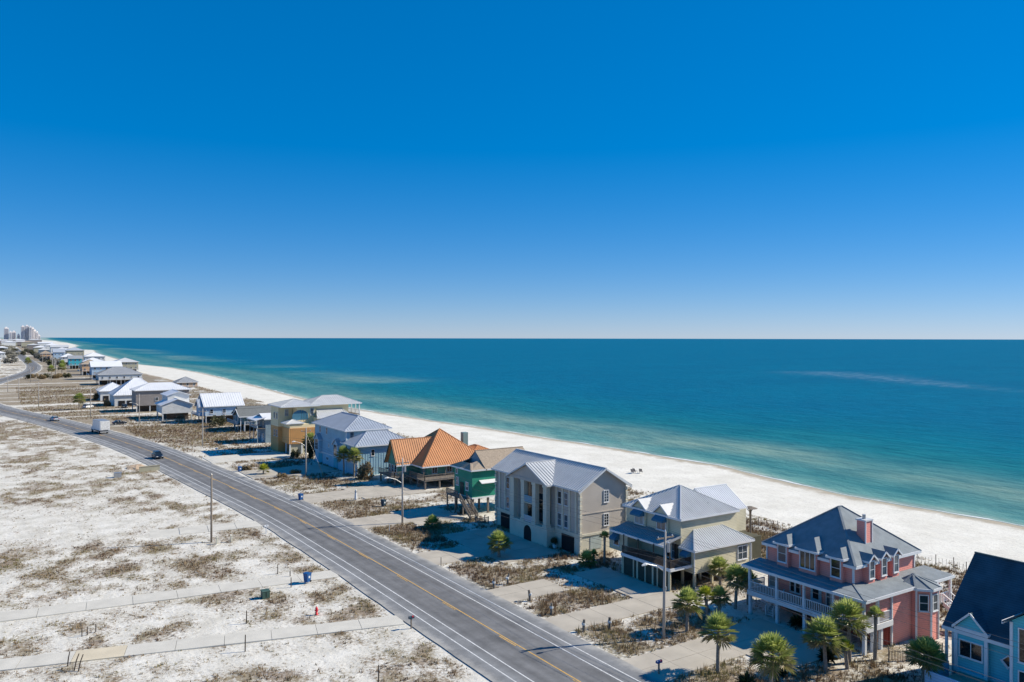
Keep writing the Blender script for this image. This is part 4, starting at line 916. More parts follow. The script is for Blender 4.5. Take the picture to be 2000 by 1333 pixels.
# ------------------------------------------------------------------ houses further along the beach
def simple_house(name, label, x0, x1, y0, y1, zf, ze, zr, style, wm, rm, ax='x', storeys=2, deck=True, rib=0, wins=True, ov=.6, frame='white', pil='trim', group=None):
    h = thing(name, label, 'house', ((x0+x1)/2, (y0+y1)/2, 0), group)
    wm_, rm_ = M[wm], M[rm]
    wall(h, wm_, x0, x1, y0, y1, zf if zf > .5 else -.5, ze, 'wall')
    if style == 'hip': roof(h, hip(x0-ov, x1+ov, y0-ov, y1+ov, ze-.1, zr), rm_, .15, rib)
    else:
        roof(h, gable(x0-ov, x1+ov, y0-ov, y1+ov, ze-.15, zr, ax), rm_, .15, rib)
        if ax == 'x': gable_wall(h, wm_, 'x', x0, y0, y1, ze, zr-.25)
        else:
            gable_wall(h, wm_, 'y', y0, x0, x1, ze, zr-.25)
    if zf > .5:
        nx = max(2, int((x1-x0)/4)); ny = max(2, int((y1-y0)/5))
        posts(h, [(x0+.3+(x1-x0-.6)*i/(nx-1), y0+.3+(y1-y0-.6)*j/(ny-1)) for i in range(nx) for j in range(ny)], -.3, zf, .35, pil, 'piling')
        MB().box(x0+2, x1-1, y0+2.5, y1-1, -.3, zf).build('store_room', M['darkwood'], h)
    if deck and zf > .5:
        MB().box(x0-2, x0, y0, y1, zf, zf+.15).box(x0, x1, y0-1.8, y0, zf, zf+.15).build('deck', M['wood'], h)
        railing(h, (x0-1.95, y0, zf+.15), (x0-1.95, y1, zf+.15), 1, frame, .5); railing(h, (x0, y0-1.75, zf+.15), (x1, y0-1.75, zf+.15), 1, frame, .5)
        posts(h, [(x0+(x1-x0)*i/4, y0-1.7) for i in range(5)], -.3, zf+1.2, .2, frame)
    if wins:
        hs_ = (ze-max(zf, 0))/storeys
        for s_ in range(storeys):
            z = max(zf, 0)+hs_*s_+.9
            n = max(2, int((x1-x0)/3.6))
            for i in range(n): window(h, 's', x0+(x1-x0)*(i+.5)/n, y0-.03, z, 1.0, 1.4, (1, 2), frame)
            n = max(2, int((y1-y0)/3.6))
            for i in range(n): window(h, 'f', y0+(y1-y0)*(i+.5)/n, x0-.03, z, 1.0, 1.4, (1, 2), frame)
    return h
h = simple_house('blue_grey_house', 'narrow blue-grey house with white decks beside the yellow house', 65, 75, 230, 238.5, 0, 6.9, 8.0, 'gable', 'greyblue', 'roof_white', 'x', 2, False)
MB().box(62.6, 65, 230, 238.5, 4.0, 4.15).build('balcony', M['wood'], h); railing(h, (62.7, 230.1, 4.15), (62.7, 238.4, 4.15), 1, 'white', .4); posts(h, [(62.8, 230.2), (62.8, 234), (62.8, 238.2)], -.3, 6.6, .2, 'greyblue')
roof(h, [[(62,238.9,6.5),(62,229.6,6.5),(65,229.6,7.2),(65,238.9,7.2)]], M['roof_white'], .12, 0, 'balcony_roof')
MB().prism([(64.97, 232.4, 0), (64.97, 233.8, 0), (64.97, 233.8, 1.7), (64.97, 233.1, 2.4), (64.97, 232.4, 1.7)], (-.06, 0, 0)).build('arched_door', M['white'], h)
h = simple_house('grey_green_cottage', 'grey-green stilt cottage with dark shingle gables and white rake boards', 67, 82, 262, 275, 2.0, 4.9, 7.4, 'gable', 'greygreen', 'roof_dkgrey', 'x', 1, True)
roof(h, gable(65.2, 74, 260.4, 268.4, 4.8, 7.0, 'x'), M['roof_dkgrey'], .14, 0, 'porch_roof'); gable_wall(h, M['greygreen'], 'x', 65.9, 260.9, 267.9, 4.8, 6.7)
MB().bar((65.1,260.4,4.75),(65.1,264.4,6.95),.12,.3).build('rake_board', M['white'], h); MB().bar((65.1,268.4,4.75),(65.1,264.4,6.95),.12,.3).build('rake_board', M['white'], h)
posts(h, [(65.9, 261), (65.9, 264.4), (65.9, 267.8)], -.3, 4.8, .2)
h = simple_house('white_roofed_blue_house', 'light blue stilt house with a bright white metal roof and shade-blue entry gable', 62, 75, 294, 306, 2.3, 5.9, 10.0, 'gable', 'paleblue', 'roof_white', 'x', 1, True, .8)
roof(h, gable(59.8, 67, 294.6, 301, 5.7, 8.2, 'x'), M['roof_blue'], .14, .6, 'entry_roof'); wall(h, M['paleblue'], 60.4, 62.1, 295.2, 300.4, 2.3, 5.7, 'entry_wall'); gable_wall(h, M['paleblue'], 'x', 60.4, 295.2, 300.4, 5.7, 8)  # entry roof coloured blue: shading at the valley put into the colour
h = simple_house('white_gabled_house', 'white stilt house with two stepped gables facing the blue house', 50.6, 61, 310, 322, 2.5, 5.7, 7.7, 'gable', 'whitesid', 'roof_white', 'y', 1, False, 0, False)
wall(h, M['whitesid'], 53.5, 61, 316, 328, 5.7, 8.7, 'upper_wall'); roof(h, gable(53, 61.6, 315.4, 328.6, 8.6, 10.1, 'y'), M['roof_white'], .15, 0, 'upper_roof'); gable_wall(h, M['whitesid'], 'y', 316, 53.5, 61, 8.7, 9.95)
h = simple_house('long_grey_house', 'long warm grey sided house with a low white hip roof', 47.7, 68, 352, 364, 2.4, 8.7, 11.3, 'hip', 'graysid', 'roof_white', 'x', 2, False, .8, False)
for x, z in ((58.5, 6.6), (55.4, 4.3), (64.5, 6.6)): window(h, 's', x, 351.97, z, 1.1, 1.3, (1, 2))
h = simple_house('white_roofed_garage_house', 'wide pale grey house with sweeping white roof and a row of garage doors', 43.8, 64, 386, 404, 0, 4.9, 11.8, 'hip', 'whitesid', 'roof_white', 'x', 1, False, .9, False)
for i in range(5): MB().box(45.3+i*3.4, 47.9+i*3.4, 385.9, 385.98, -.1, 2.3).build('garage_door', M['dark'], h)
h = simple_house('white_wing_house', 'pale house with white hip roof beside the brown lot', 42, 54, 424, 438, 0, 4.6, 8.2, 'hip', 'whitesid', 'roof_white', 'x', 1, False, .9, False)
for i in range(3): MB().box(43.2+i*3.2, 45.6+i*3.2, 423.9, 423.98, -.1, 2.2).build('garage_door', M['dark'], h)
simple_house('beach_pavilion_house', 'small hip-roofed beach house standing alone among the dunes', 88.5, 99.5, 492, 503, 1.2, 4.2, 7.1, 'hip', 'peach', 'roof_grey', 'x', 1, True, .9)
simple_house('porch_house', 'pale house with grey hip roof and a long white upstairs porch', 55, 80, 564, 582, 2.8, 6.7, 10.8, 'hip', 'whitesid', 'roof_grey', 'x', 1, True, .9)
FAR = [(58,77,640,656,3,9.2,12.8,'paleblue','roof_white','pale blue house with a broad white hip roof behind the grey-roofed porch house'),
       (84,102,740,758,3,9.5,12.8,'khaki','roof_silver','khaki beachfront house with a silver hip roof beyond the porch house'),
       (58,70,716,732,3,9,12.2,'peach','roof_tan','peach house with a tan hip roof'),
       (66,82,800,815,3,8.6,11.8,'paleblue','roof_white','pale blue beachfront house behind the peach one'),
       (59,70,866,880,3,10,12.6,'turq','roof_grey','turquoise three-storey house with a grey roof'),
       (76,94,905,922,3,11,14.6,'whitesid','roof_white','white beachfront house beyond the turquoise house'),
       (60,74,985,1000,3,9,12.4,'whitesid','roof_white','white hip-roofed house beyond the turquoise house'),
       (70,88,1060,1080,3,15,18.5,'khaki','roof_blue','tall khaki beach house with blue-grey roof'),
       (60,72,1120,1135,3,12,16,'paleblue','roof_blue','tall pale blue house with blue-grey roof'),
       (50,62,1210,1225,3,9,12.5,'peach','roof_tan','peach house beside the far bend'),
       (70,92,1300,1322,3,12,15.5,'whitesid','roof_white','long white house beyond the tall khaki one'),
       (56,70,1400,1420,3,11,14,'greyblue','roof_silver','grey-blue house far along the beach road'),
       (78,104,1530,1555,3,14,17,'whitesid','roof_silver','wide white beachfront block with a silver roof'),
       (58,78,1650,1672,3,12,15,'khaki','roof_white','khaki house with white roof far along the beach'),
       (84,110,1850,1880,3,14,18,'whitesid','roof_white','white beachfront block far along the beach'),
       (60,84,2050,2080,3,13,16,'graysid','roof_silver','grey beach block far along the road'),
       (92,124,2350,2385,3,15,18,'whitesid','roof_white','white block near the distant towers'),
       (64,96,2700,2740,3,16,19,'khaki','roof_tan','khaki block near the distant towers')]
for i in range(16):
    y = 2900+i*115; x = rng.uniform(10, 60+i*9); w_ = rng.uniform(25, 50)
    FAR.append((x, x+w_, y, y+30, 3, rng.uniform(10, 20), 0, ('whitesid', 'khaki', 'graysid')[i % 3], ('roof_white', 'roof_silver')[i % 2], ('white', 'khaki', 'grey')[i % 3]+' low building near the foot of the distant towers'))
    FAR[-1] = FAR[-1][:6]+(FAR[-1][5]+3,)+FAR[-1][7:]
for i, (a, b, c, d, e, f_, g_, wm, rm, lb) in enumerate(FAR):
    simple_house('beach_house', lb, a, b, c, d, e, f_, g_, 'hip' if i % 4 else 'gable', wm, rm, 'x', 2, i < 9, 0, i < 12, .8, group='houses far along the beach')
LEFT = [(-9,5,948,968,0,8.5,11.5,'whitesid','roof_white','white house on the inland side of the far road'),
        (-14,2,1040,1060,0,7,10,'khaki','roof_silver','khaki house on the inland side of the far road'),
        (-6,12,1330,1352,0,8,11,'whitesid','roof_white','pale inland house behind the thicket'),
        (-30,-4,1500,1530,0,9,12,'paleblue','roof_white','pale blue inland house behind the thicket'),
        (2,22,1900,1930,0,9,12,'whitesid','roof_white','white inland house far behind the thicket')]
for a, b, c, d, e, f_, g_, wm, rm, lb in LEFT:
    simple_house('inland_house', lb, a, b, c, d, e, f_, g_, 'hip', wm, rm, 'x', 2, False, 0, True, .8, group='houses on the inland side')
# ------------------------------------------------------------------ distant condominium towers
TW = [(8,9.6,17,641,'pale tower with a dark glazed edge, standing apart on the far shore'),(18,0,22.5,649,'low pale tower beside the dark-edged tower'),(23.5,0,31,648,'broad low tower between the two tall clusters'),
      (33,0,38,654,'short pale block between the towers'),(40,41.5,47,638,'tall pale tower with dark glazed corner in the far cluster'),(47.5,53,55.5,637,'tallest far tower with dark glazed upper floors'),(56,0,60.5,639,'slim pale tower in the far cluster'),
      (61,0,65.5,641,'cream tower in the far cluster'),(66,0,69.5,645,'stepped pale tower by the beach end of the cluster'),(70,0,74,649,'lower pale tower by the beach end of the cluster'),(74.5,0,80,655,'short white block at the beach end of the cluster')]
for u0, ud, u1, vt, lb in TW:
    y = 5000+rng.uniform(-120, 120); X = lambda u: 40+(u-8)*2.34
    x0, x1 = X(u0), X(u1); H_ = 30+(659.2-vt)*2.72; dp = 28
    t = thing('condo_tower', lb, 'tower', ((x0+x1)/2, y+dp/2, 0), 'distant condominium towers')
    wall(t, M['tower'], x0, x1, y, y+dp, -1, H_, 'wall')
    nf = int(H_/3.2); b = MB(); g_ = MB()
    for k in range(1, nf): b.box(x0-1.2, x1-.2, y-1.4, y+.1, k*3.2, k*3.2+.5)
    for k in range(0, nf-1): g_.box(x0+.6, x1-.6, y-.25, y+.05, k*3.2+.9, k*3.2+2.9)
    b.build('balcony_floors', M['tower'], t, kind='stuff'); g_.build('glazing', M['towerdk'], t, kind='stuff')
    if ud: wall(t, M['towerdk'], (x0-.6) if ud < u0+5 and u0 != 47.5 else X(48.5), X(ud), y-2.2, y+dp-2, 2 if u0 != 47.5 else H_*.55, H_-1, 'glazed_bay')
    wall(t, M['tower'], x0+(x1-x0)*.3, x0+(x1-x0)*.7, y+8, y+18, H_, H_+5, 'lift_house')
# ------------------------------------------------------------------ palms and shrubs
def palm_crown(seed, n=50, pet=.8, blade=.95, lo=-42, matn='palm', nl=14):
    r = random.Random(seed); b = MB()
    for i in range(n):
        t = i/(n-1); el = R(lo+(88-lo)*t**.8+r.uniform(-8, 8)); az = i*2.39996+r.uniform(-.25, .25)
        d = Vector((math.cos(az)*math.cos(el), math.sin(az)*math.cos(el), math.sin(el)))
        L_ = pet*r.uniform(.75, 1.1); side = Vector((-math.sin(az), math.cos(az), 0)); up = side.cross(d) if side.cross(d).z > 0 else d.cross(side)
        base = Vector((0, 0, .1*t)); p = base+d*L_; p.z -= .12*L_*math.cos(el)
        b.add([base-side*.02, base+side*.02, p+side*.018, p-side*.018], [(0, 1, 2, 3)], .2)
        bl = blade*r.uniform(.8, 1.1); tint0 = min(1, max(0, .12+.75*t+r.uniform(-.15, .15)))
        cup = r.uniform(.15, .45)
        for k in range(nl):
            f = (k/(nl-1)*2-1); ang = f*R(105)+r.uniform(-.05, .05)
            dl = (d*math.cos(ang)+side*math.sin(ang)); dl = (dl+up*cup*abs(math.sin(ang))).normalized()
            l = bl*(1-.25*abs(f))*r.uniform(.88, 1.08); q = p+dl*l*.62; e = p+dl*l
            e.z -= (.06+.16*(1-t))*l; q.z -= .03*l
            wv = (side*math.cos(ang)-d*math.sin(ang))*.055*bl/.85
            tn = min(1, max(0, tint0+r.uniform(-.12, .12)))
            b.add([p, q-wv, e, q+wv], [(0, 1, 2), (0, 2, 3)], tn)
    return b.mesh('crown', M[matn])
def trunk_mesh(h, r0=.17, seed=1, lean=0):
    r = random.Random(seed); n = max(4, int(h/.35)); pts = []; rs = []
    for i in range(n+1):
        t = i/n; pts.append((lean*t*t*.4, .05*math.sin(3*t+seed), -.25+(h+.25)*t)); rs.append(r0*(1.15-.3*t+.06*r.uniform(-1, 1))*(1.25 if t > .82 else 1))
    return MB().tube(pts, rs, 9).mesh('trunk', M['bark'], smooth=True)
CROWN = [palm_crown(s) for s in (1, 2, 3, 4)]; CROWNY = palm_crown(9, 26, .6, .75, -10, 'palmy'); CROWNS = [palm_crown(20+s, 26, .45, .7, 0) for s in range(2)]
SAGO = palm_crown(31, 40, .12, 1.0, -8, 'sago', 5)
def palm(x, y, ch, label, sc_=1.0, crown=None, group=None, name='palm_tree', r0=.17, lean=0, seed=None):
    s = seed if seed is not None else int(x*7+y*3); t = thing(name, label, 'palm', (x, y, gz1(x, y)), group)
    tr = link('trunk', trunk_mesh(ch, r0, s, lean), t)
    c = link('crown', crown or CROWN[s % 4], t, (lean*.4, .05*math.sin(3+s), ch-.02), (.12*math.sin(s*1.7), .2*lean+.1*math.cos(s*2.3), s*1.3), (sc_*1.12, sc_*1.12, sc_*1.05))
    # skirt of cut leaf bases under the crown
    return t
G1 = 'palms around the pink house driveway'
for x, y, ch, sc_, cr, lb in ((54.7,50.3,3.6,1.05,None,'tall cabbage palm on the dry verge by the pink house driveway'),
    (55.6,45.2,3.0,1.25,None,'large cabbage palm with the fullest crown, beside two dark sago clumps'),
    (63.1,45.2,3.1,1.15,None,'cabbage palm in front of the pink house porch corner'),
    (65.3,44.5,1.8,.75,CROWNY,'short bright yellow-green palm at the porch corner of the pink house'),
    (66.6,45.2,4.1,1.15,None,'tall full palm hiding the pink house porch corner'),
    (69.4,44.4,4.1,.85,CROWNS[0],'slim palm in front of the side porch of the pink house'),
    (67.4,38.3,3.0,1.0,None,'shaded palm between the pink house and the aqua house'),
    (68.6,39.2,2.2,.95,None,'shaded short palm beside the aqua house deck'),
    (59.7,59.1,2.8,1.05,None,'palm beside the tall street-lamp pole'),
    (63.7,60.1,2.6,.9,CROWNY,'yellow-green palm in the clump between the beige and pink houses'),
    (65.6,60.2,2.1,.8,None,'small palm at the road end of the clump between the beige and pink houses'),
    (69.3,61.1,3.4,1.0,None,'thick-trunked shaded palm between the beige and pink houses'),
    (71.6,61.3,2.6,.9,None,'shaded palm against the porch end of the pink house'),
    (73.9,67.6,2.2,.9,None,'palm against the lit side wall of the beige house')):
    palm(x, y, ch, lb, sc_, cr, G1, lean=random.Random(lb).uniform(-.7, .7))
palm(58.1,92.9,2.0,'low bushy palm on the dry verge in front of the grey house',1.05,None,None,'palm_tree',.2)
palm(68.2,82.6,3.7,'slim shaded palm between the grey and beige houses',.75,CROWNS[1]); palm(65.7,83.2,.7,'low dark palm in sand near the beige house front',.85); palm(67.0,83.4,1.3,'small palm with reddish trunk near the beige house front',.7,CROWNS[0])
palm(58,112.6,.8,'low palm at the shadow edge left of the grey house',.9)
palm(64.4,167.4,4.4,'palm nearer the road in front of the pale blue house',1.2,None,'palms in front of the pale blue house'); palm(65.1,163.1,4.6,'palm next to the dry bush in front of the pale blue house',1.2,None,'palms in front of the pale blue house')
palm(49.7,177.4,.9,'bright low palm on a dry mound by the road',1.2,CROWNY)
palm(29.5,377.2,4.3,'single palm on the sandy track beside the road',1.7); palm(67,197.5,4,'dark palm beside the apricot wall of the yellow house',1.3)
palm(33,640,8,'far palm beside the brown lot',1.8); palm(43,700,7,'far palm in front of the peach house',2.0); palm(47,760,8,'far palm in front of the pale blue beachfront house',2.0); palm(26,870,8,'far palm at the road bend',2.2)
for x, y, lb in ((58.8,47.0,'dark sago clump right of the fullest palm'),(54.3,46.6,'dark sago clump left of the fullest palm'),(70.3,53.7,'dark sago clump under the pink house porch'),(65.2,46.5,'pale-tipped yucca clump at the foot of the yellow-green palm')):
    t = thing('sago_palm', lb, 'shrub', (x, y, gz1(x, y)), 'sago clumps'); MB().tube([(x, y, -.2), (x, y, .35)], [.2, .15], 8).build('trunk', M['bark'], t)
    link('crown', SAGO, t, (0, 0, .3), (0, 0, x), (1.15, 1.15, 1.2))
    SAGO_ = t
def bush_mesh(seed, n=700, matn='leaf', ls=.13, name='foliage', core=.55):
    r = random.Random(seed); b = MB(); cl = [(r.uniform(-.6, .6), r.uniform(-.6, .6), r.uniform(.25, .75), r.uniform(.3, .5)) for _ in range(9)]
    for _ in range(n):
        cx_, cy_, cz_, cr = r.choice(cl); v = Vector((r.gauss(0, 1), r.gauss(0, 1), r.gauss(0, 1))).normalized()*cr*r.uniform(core, 1.05)
        p = Vector((cx_, cy_, cz_))+v; p.z = max(.02, p.z)
        a = Vector((r.gauss(0, 1), r.gauss(0, 1), r.gauss(0, 1))).normalized(); c = a.orthogonal().normalized()*ls*r.uniform(.6, 1.3); a = a*ls*r.uniform(.6, 1.3)
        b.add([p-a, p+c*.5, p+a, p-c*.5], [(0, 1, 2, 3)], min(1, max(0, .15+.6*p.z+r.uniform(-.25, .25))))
    return b.mesh(name, M[matn])
BUSH = {k: [bush_mesh(s*7+i, 900 if k == 'dryleaf' else 700, k, .12) for i in range(2)] for s, k in enumerate(('leaf', 'dryleaf', 'thicket'))}
def stem_mesh(seed):
    r = random.Random(seed); b = MB()
    for i in range(5):
        a = r.uniform(0, 6.28); b.tube([(0, 0, -.1), (.25*math.cos(a), .25*math.sin(a), .35), (.5*math.cos(a+.3), .5*math.sin(a+.3), .8)], [.05, .035, .015], 5)
    return b.mesh('stems', M['bark'])
STEM = stem_mesh(3)
def bush(x, y, wd, ht, k, label, group=None, name='shrub', cat='shrub'):
    t = thing(name, label, cat, (x, y, gz1(x, y)-.05), group); i = int(x*3+y) % 2
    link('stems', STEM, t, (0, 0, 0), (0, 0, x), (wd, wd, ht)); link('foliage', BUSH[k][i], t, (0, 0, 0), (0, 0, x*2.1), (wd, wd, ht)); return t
bush(66.4,160.5,2.1,3.6,'dryleaf','large dry brown bush beside the two palms at the pale blue house')
bush(66.3,194.5,2.2,5.2,'leaf','tall dark evergreen shrub between the yellow and pale blue houses'); bush(62.5,196.5,1.4,2,'leaf','low dark shrub in shade near the pale blue house driveway')
bush(62.5,281,3.2,3.4,'leaf','wide dark evergreen shrub between the grey-green cottage and the white-roofed blue house')
bush(41.5,389,1.8,3,'dryleaf','brown bush at the corner of the garage house'); bush(40.5,427,1.8,3.5,'leaf','green bush at the corner of the pale house beside the brown lot')
bush(55.5,305,2.2,2.6,'dryleaf','dry bush under the white gabled house')
bush(48.2,185.5,1.5,1.3,'dryleaf','low dry roadside bush near the blue bin'); bush(52,172,1.3,.9,'dryleaf','low dry bush by the leaning guy wire'); bush(56,174.5,1.4,1.0,'dryleaf','low dry bush by the pale blue house driveway')
G2 = 'brown bushes along the far lot'
for i, (x, y) in enumerate(((20,672),(24,690),(28,668),(33,684),(37,672),(42,690),(46,676))): bush(x, y, 3.2, 3.4, 'dryleaf' if i % 3 else 'leaf', 'brown bush in the row at the end of the brown lot', G2)
G3 = 'grey thicket trees inland'
for i in range(70):
    y = 1000+i*30+rng.uniform(-15, 15); x = rng.uniform(-30, 26)
    x = min(x, float(roadx(y))-14) if y < 1450 else x+14
    k = 'thicket' if i % 6 else 'leaf'
    bush(x, y, rng.uniform(6, 10), rng.uniform(5, 8.5), k, 'grey bare thicket tree on the inland side of the far road' if k == 'thicket' else 'dark evergreen tree on the inland side of the far road', G3 if k == 'thicket' else 'dark evergreen trees inland', 'thicket_tree' if k == 'thicket' else 'evergreen_tree', 'tree')
for i in range(20):
    y = 950+i*55+rng.uniform(-20, 20); bush(float(roadx(y))+rng.uniform(14, 24), y, rng.uniform(4, 7), rng.uniform(4, 8), 'thicket' if i % 2 else 'leaf', 'grey scrub tree between the far road and the beach houses' if i % 2 else 'green scrub tree between the far road and the beach houses', 'grey scrub trees by the far road' if i % 2 else 'green scrub trees by the far road', 'scrub_tree', 'tree')
# ------------------------------------------------------------------ utility poles and wires
POLES = [(56.4,59.0,10.6,.12,True,True,'utility pole with a long street-lamp arm beside the pink house driveway'),(55.5,118.3,10.4,0,True,True,'utility pole with street lamp and transformer in front of the teal house'),
         (57.2,171.2,10.2,0,True,False,'utility pole with a guy wire in front of the pale blue house'),(48.2,231.5,10.2,0,False,False,'utility pole on the dry verge beyond the yellow house'),
         (42.2,303.7,10.2,0,True,False,'utility pole by the white gabled house'),(30.5,340.8,10.4,0,False,False,'utility pole near the parked cars and single palm'),(15.9,400.1,10.4,0,False,False,'utility pole at the edge of the brown lot'),
         (9.8,454.7,10.4,0,False,False,'utility pole where the road bends away'),(6,520,10.4,0,False,False,'utility pole beyond the bend'),(20,620,10.4,0,False,False,'utility pole before the far road'),(42,760,10.4,0,False,False,'far utility pole by the road'),(47,900,10.4,0,False,False,'farther utility pole by the road')]
def attach(i, k):
    x, y, h, lean, *_ = POLES[i]; return Vector((x+lean*1.6+(-.95, .95, 0, .1, .1)[k], y, (h-.45, h-.45, h+.25, h-2.4, h-2.9)[k]))
for x, y, h_, lean, lampq, trq, lb in POLES:
    t = thing('utility_pole', lb, 'pole', (x, y, 0), 'wooden utility poles along the road')
    MB().tube([(x, y, -.6), (x+lean*.8, y, h_*.5), (x+lean*1.6, y, h_)], [.17, .14, .11], 10).build('pole', M['palepole'], t, smooth=True)
    tx_ = x+lean*1.6
    MB().box(tx_-1.15, tx_+1.15, y-.06, y+.06, h_-.7, h_-.56).build('crossarm', M['pole'], t)
    im = MB().tube([(0, 0, 0), (0, 0, .12), (0, 0, .2)], [.05, .065, .03], 8).mesh('insulator', M['white'])
    for dx in (-.95, .95): link('insulator', im, t, (tx_-x+dx, 0, h_-.58))
    link('insulator', im, t, (tx_-x, 0, h_))
    if trq:
        q = MB().tube([(tx_+.36, y, h_-2.1), (tx_+.36, y, h_-1.15)], .24, 12).build('transformer', M['metal'], t); MB().tube([(tx_+.36, y, h_-1.15), (tx_+.36, y, h_-.95)], .05, 6).build('bushing', M['white'], q)
    if lampq:
        z = h_*.62
        ar = MB().tube([(tx_-.1, y, z), (tx_-1.2, y-.02, z+.75), (tx_-2.5, y-.05, z+1.15)], .05, 6).build('lamp_arm', M['metal'], t)
        MB().tube([(tx_-2.4, y-.05, z+1.14), (tx_-2.75, y-.05, z+1.16), (tx_-3.15, y-.06, z+1.1)], [.08, .17, .08], 8).build('lamp_head', M['lamp'], ar)
        MB().box(tx_-.2, tx_+.02, y-.25, y-.14, h_*.45, h_*.45+.35).build('meter_box', M['metal'], t)
t = thing('guy_pole', 'thin leaning guy wire guard in front of the pale blue house', 'guy wire', (60.2, 168.6, 0)); MB().tube([(60.2, 168.6, -.1), (57.3, 171.1, 9.0)], .012, 5).build('wire', M['metal'], t); MB().tube([(60.2, 168.6, -.05), (59.4, 169.3, 2.4)], .035, 6).build('guard', M['yellowline'], t)
POLES.insert(0, (56.4, 2.0, 10.4, 0, False, False, ''))
for k, lb in enumerate(('power line on the road side of the crossarms', 'power line on the sea side of the crossarms', 'topmost power line over the pole tips', 'upper telephone cable below the crossarms', 'lower telephone cable below the crossarms')):
    b = MB()
    for i in range(len(POLES)-1):
        p, q = attach(i, k), attach(i+1, k); L_ = (q-p).length; n = 12; pts = []
        for j in range(n+1):
            s = j/n; v = p.lerp(q, s); v.z -= 4*s*(1-s)*L_*(.012 if k < 3 else .017); pts.append(v)
        b.tube(pts, .011 if k < 3 else .016, 4, False)
    tag(b.build('power_line', M['wire']), lb, 'power line', 'overhead lines')
# bare pole on the sand side
t = thing('bare_pole', 'bare wooden pole standing alone on the white sand', 'pole', (26.8, 122.7, 0)); MB().tube([(26.8, 122.7, -.6), (26.8, 122.7, 9.9)], [.16, .12], 10).build('pole', M['pole'], t, smooth=True); MB().tube([(26.8,122.7,9.85),(26.8,122.7,9.97)], [.13, .05], 8).build('cap', M['metal'], t)
for x, y, hh in ((41,735,11),(44,790,11),(46,850,12),(49,930,11),(51,1000,12),(47,1090,11),(54,1160,12)):
    t = thing('tall_pole', 'tall pale pole between the far road and the beach houses', 'pole', (x, y, 0), 'pale poles by the far road'); MB().tube([(x, y, -.5), (x, y, hh)], [.26, .2], 8).build('pole', M['palepole'], t); MB().box(x-1.1, x+1.1, y-.08, y+.08, hh-.8, hh-.6).build('crossarm', M['palepole'], t)
# ------------------------------------------------------------------ vehicles
WHEEL = {}
def wheels(t, spots, r, wd=.22):
    k = (r, wd)
    if k not in WHEEL:
        a = [(0, -wd/2, 0), (0, wd/2, 0)]; WHEEL[k] = (MB().tube(a, r, 14).mesh('wheel', M['rubber']), MB().tube([(0, -wd/2-.015, 0), (0, wd/2+.015, 0)], r*.62, 10).mesh('rim', M['metal']))
    for x, y in spots: o = link('wheel', WHEEL[k][0], t, (x, y, r)); link('rim', WHEEL[k][1], o)
def car(x, y, heading, m, label, suv=False, scale=1.0, z=.03):
    t = thing('car', label, 'car', (x, y, z)); ORG[t] = Vector((0, 0, 0)); t.rotation_euler.z = heading; t.scale = (scale,)*3
    L_, W_ = 4.6, 1.84; zr = 1.68 if suv else 1.45
    prof = [(-2.3,.45),(-2.28,.85),(-2.15,1.0),(-1.3,1.02 if not suv else 1.08),(1.0,1.0),(1.25,.96),(2.1,.82),(2.28,.66),(2.3,.4),(1.9,.28),(-2.0,.28)]
    b = MB(); n = len(prof); rows = [(-W_/2, .93), (-W_/2+.1, 1.0), (W_/2-.1, 1.0), (W_/2, .93)]
    vs_ = [(px*s, yy_, .28+(pz-.28)*(s*1.0 if abs(yy_) < W_/2-.01 else .93)) for yy_, s in rows for px, pz in prof]
    b.add(vs_, [tuple(range(n))[::-1], tuple(3*n+i for i in range(n))]+[(r_*n+i, r_*n+(i+1) % n, (r_+1)*n+(i+1) % n, (r_+1)*n+i) for r_ in range(3) for i in range(n)])
    bd = b.build('body', m, t, smooth=False)
    cab = [(-2.05 if suv else -1.75, .98), (-1.75 if suv else -1.0, zr), (.35, zr), (1.15, .97)]
    b = MB(); v0 = [(px, s*(W_/2-.09 if pz < 1.1 else W_/2-.3), pz) for s in (-1, 1) for px, pz in cab]
    b.add(v0, [(3,2,1,0),(4,5,6,7),(0,1,5,4),(2,3,7,6)]); b.build('windows', M['glass'], t)
    b = MB(); q = .05; b.add([(cab[1][0]-.05, -(W_/2-.27), zr-.03), (cab[2][0]+.1, -(W_/2-.27), zr-.03), (cab[2][0]+.1, W_/2-.27, zr-.03), (cab[1][0]-.05, W_/2-.27, zr-.03),
              (cab[1][0], -(W_/2-.34), zr+q), (cab[2][0], -(W_/2-.34), zr+q), (cab[2][0], W_/2-.34, zr+q), (cab[1][0], W_/2-.34, zr+q)], [(4,5,6,7),(0,1,5,4),(1,2,6,5),(2,3,7,6),(3,0,4,7)])
    for s in (-1, 1):
        for px in (-.55, .3): b.bar((px, s*(W_/2-.085), 1.0), (px-.1, s*(W_/2-.29), zr), .06, .06)
    b.build('roof', m, t)
    wheels(t, [(-1.4, -.82), (1.42, -.82), (-1.4, .82), (1.42, .82)], .34)
    for s in (-1, 1):
        MB().box(2.15, 2.29, s*.62-.2, s*.62+.2, .62, .76).build('headlight', M['lamp'], t); MB().box(-2.31, -2.2, s*.68-.16, s*.68+.16, .75, .95).build('tail_light', M['tail'], t)
        MB().box(.75, .95, s*(W_/2+.02)-.09, s*(W_/2+.02)+.09, 1.0, 1.14).build('mirror', m, t)
    return t
def on_road(y, off):
    tx_ = float(roadx(y+1)-roadx(y-1))/2; L_ = math.hypot(1, tx_); return float(roadx(y))+off/L_, y-off*tx_/L_, math.atan2(1, tx_)
x, y, a = on_road(214.5, -1.75); car(x, y, a+math.pi, M['carblack'], 'dark blue car driving along the road', True, 1.0)
x, y, a = on_road(330, 1.7); car(x, y, a, M['carsilver'], 'silver car driving on the far stretch of road', False, 1.1)
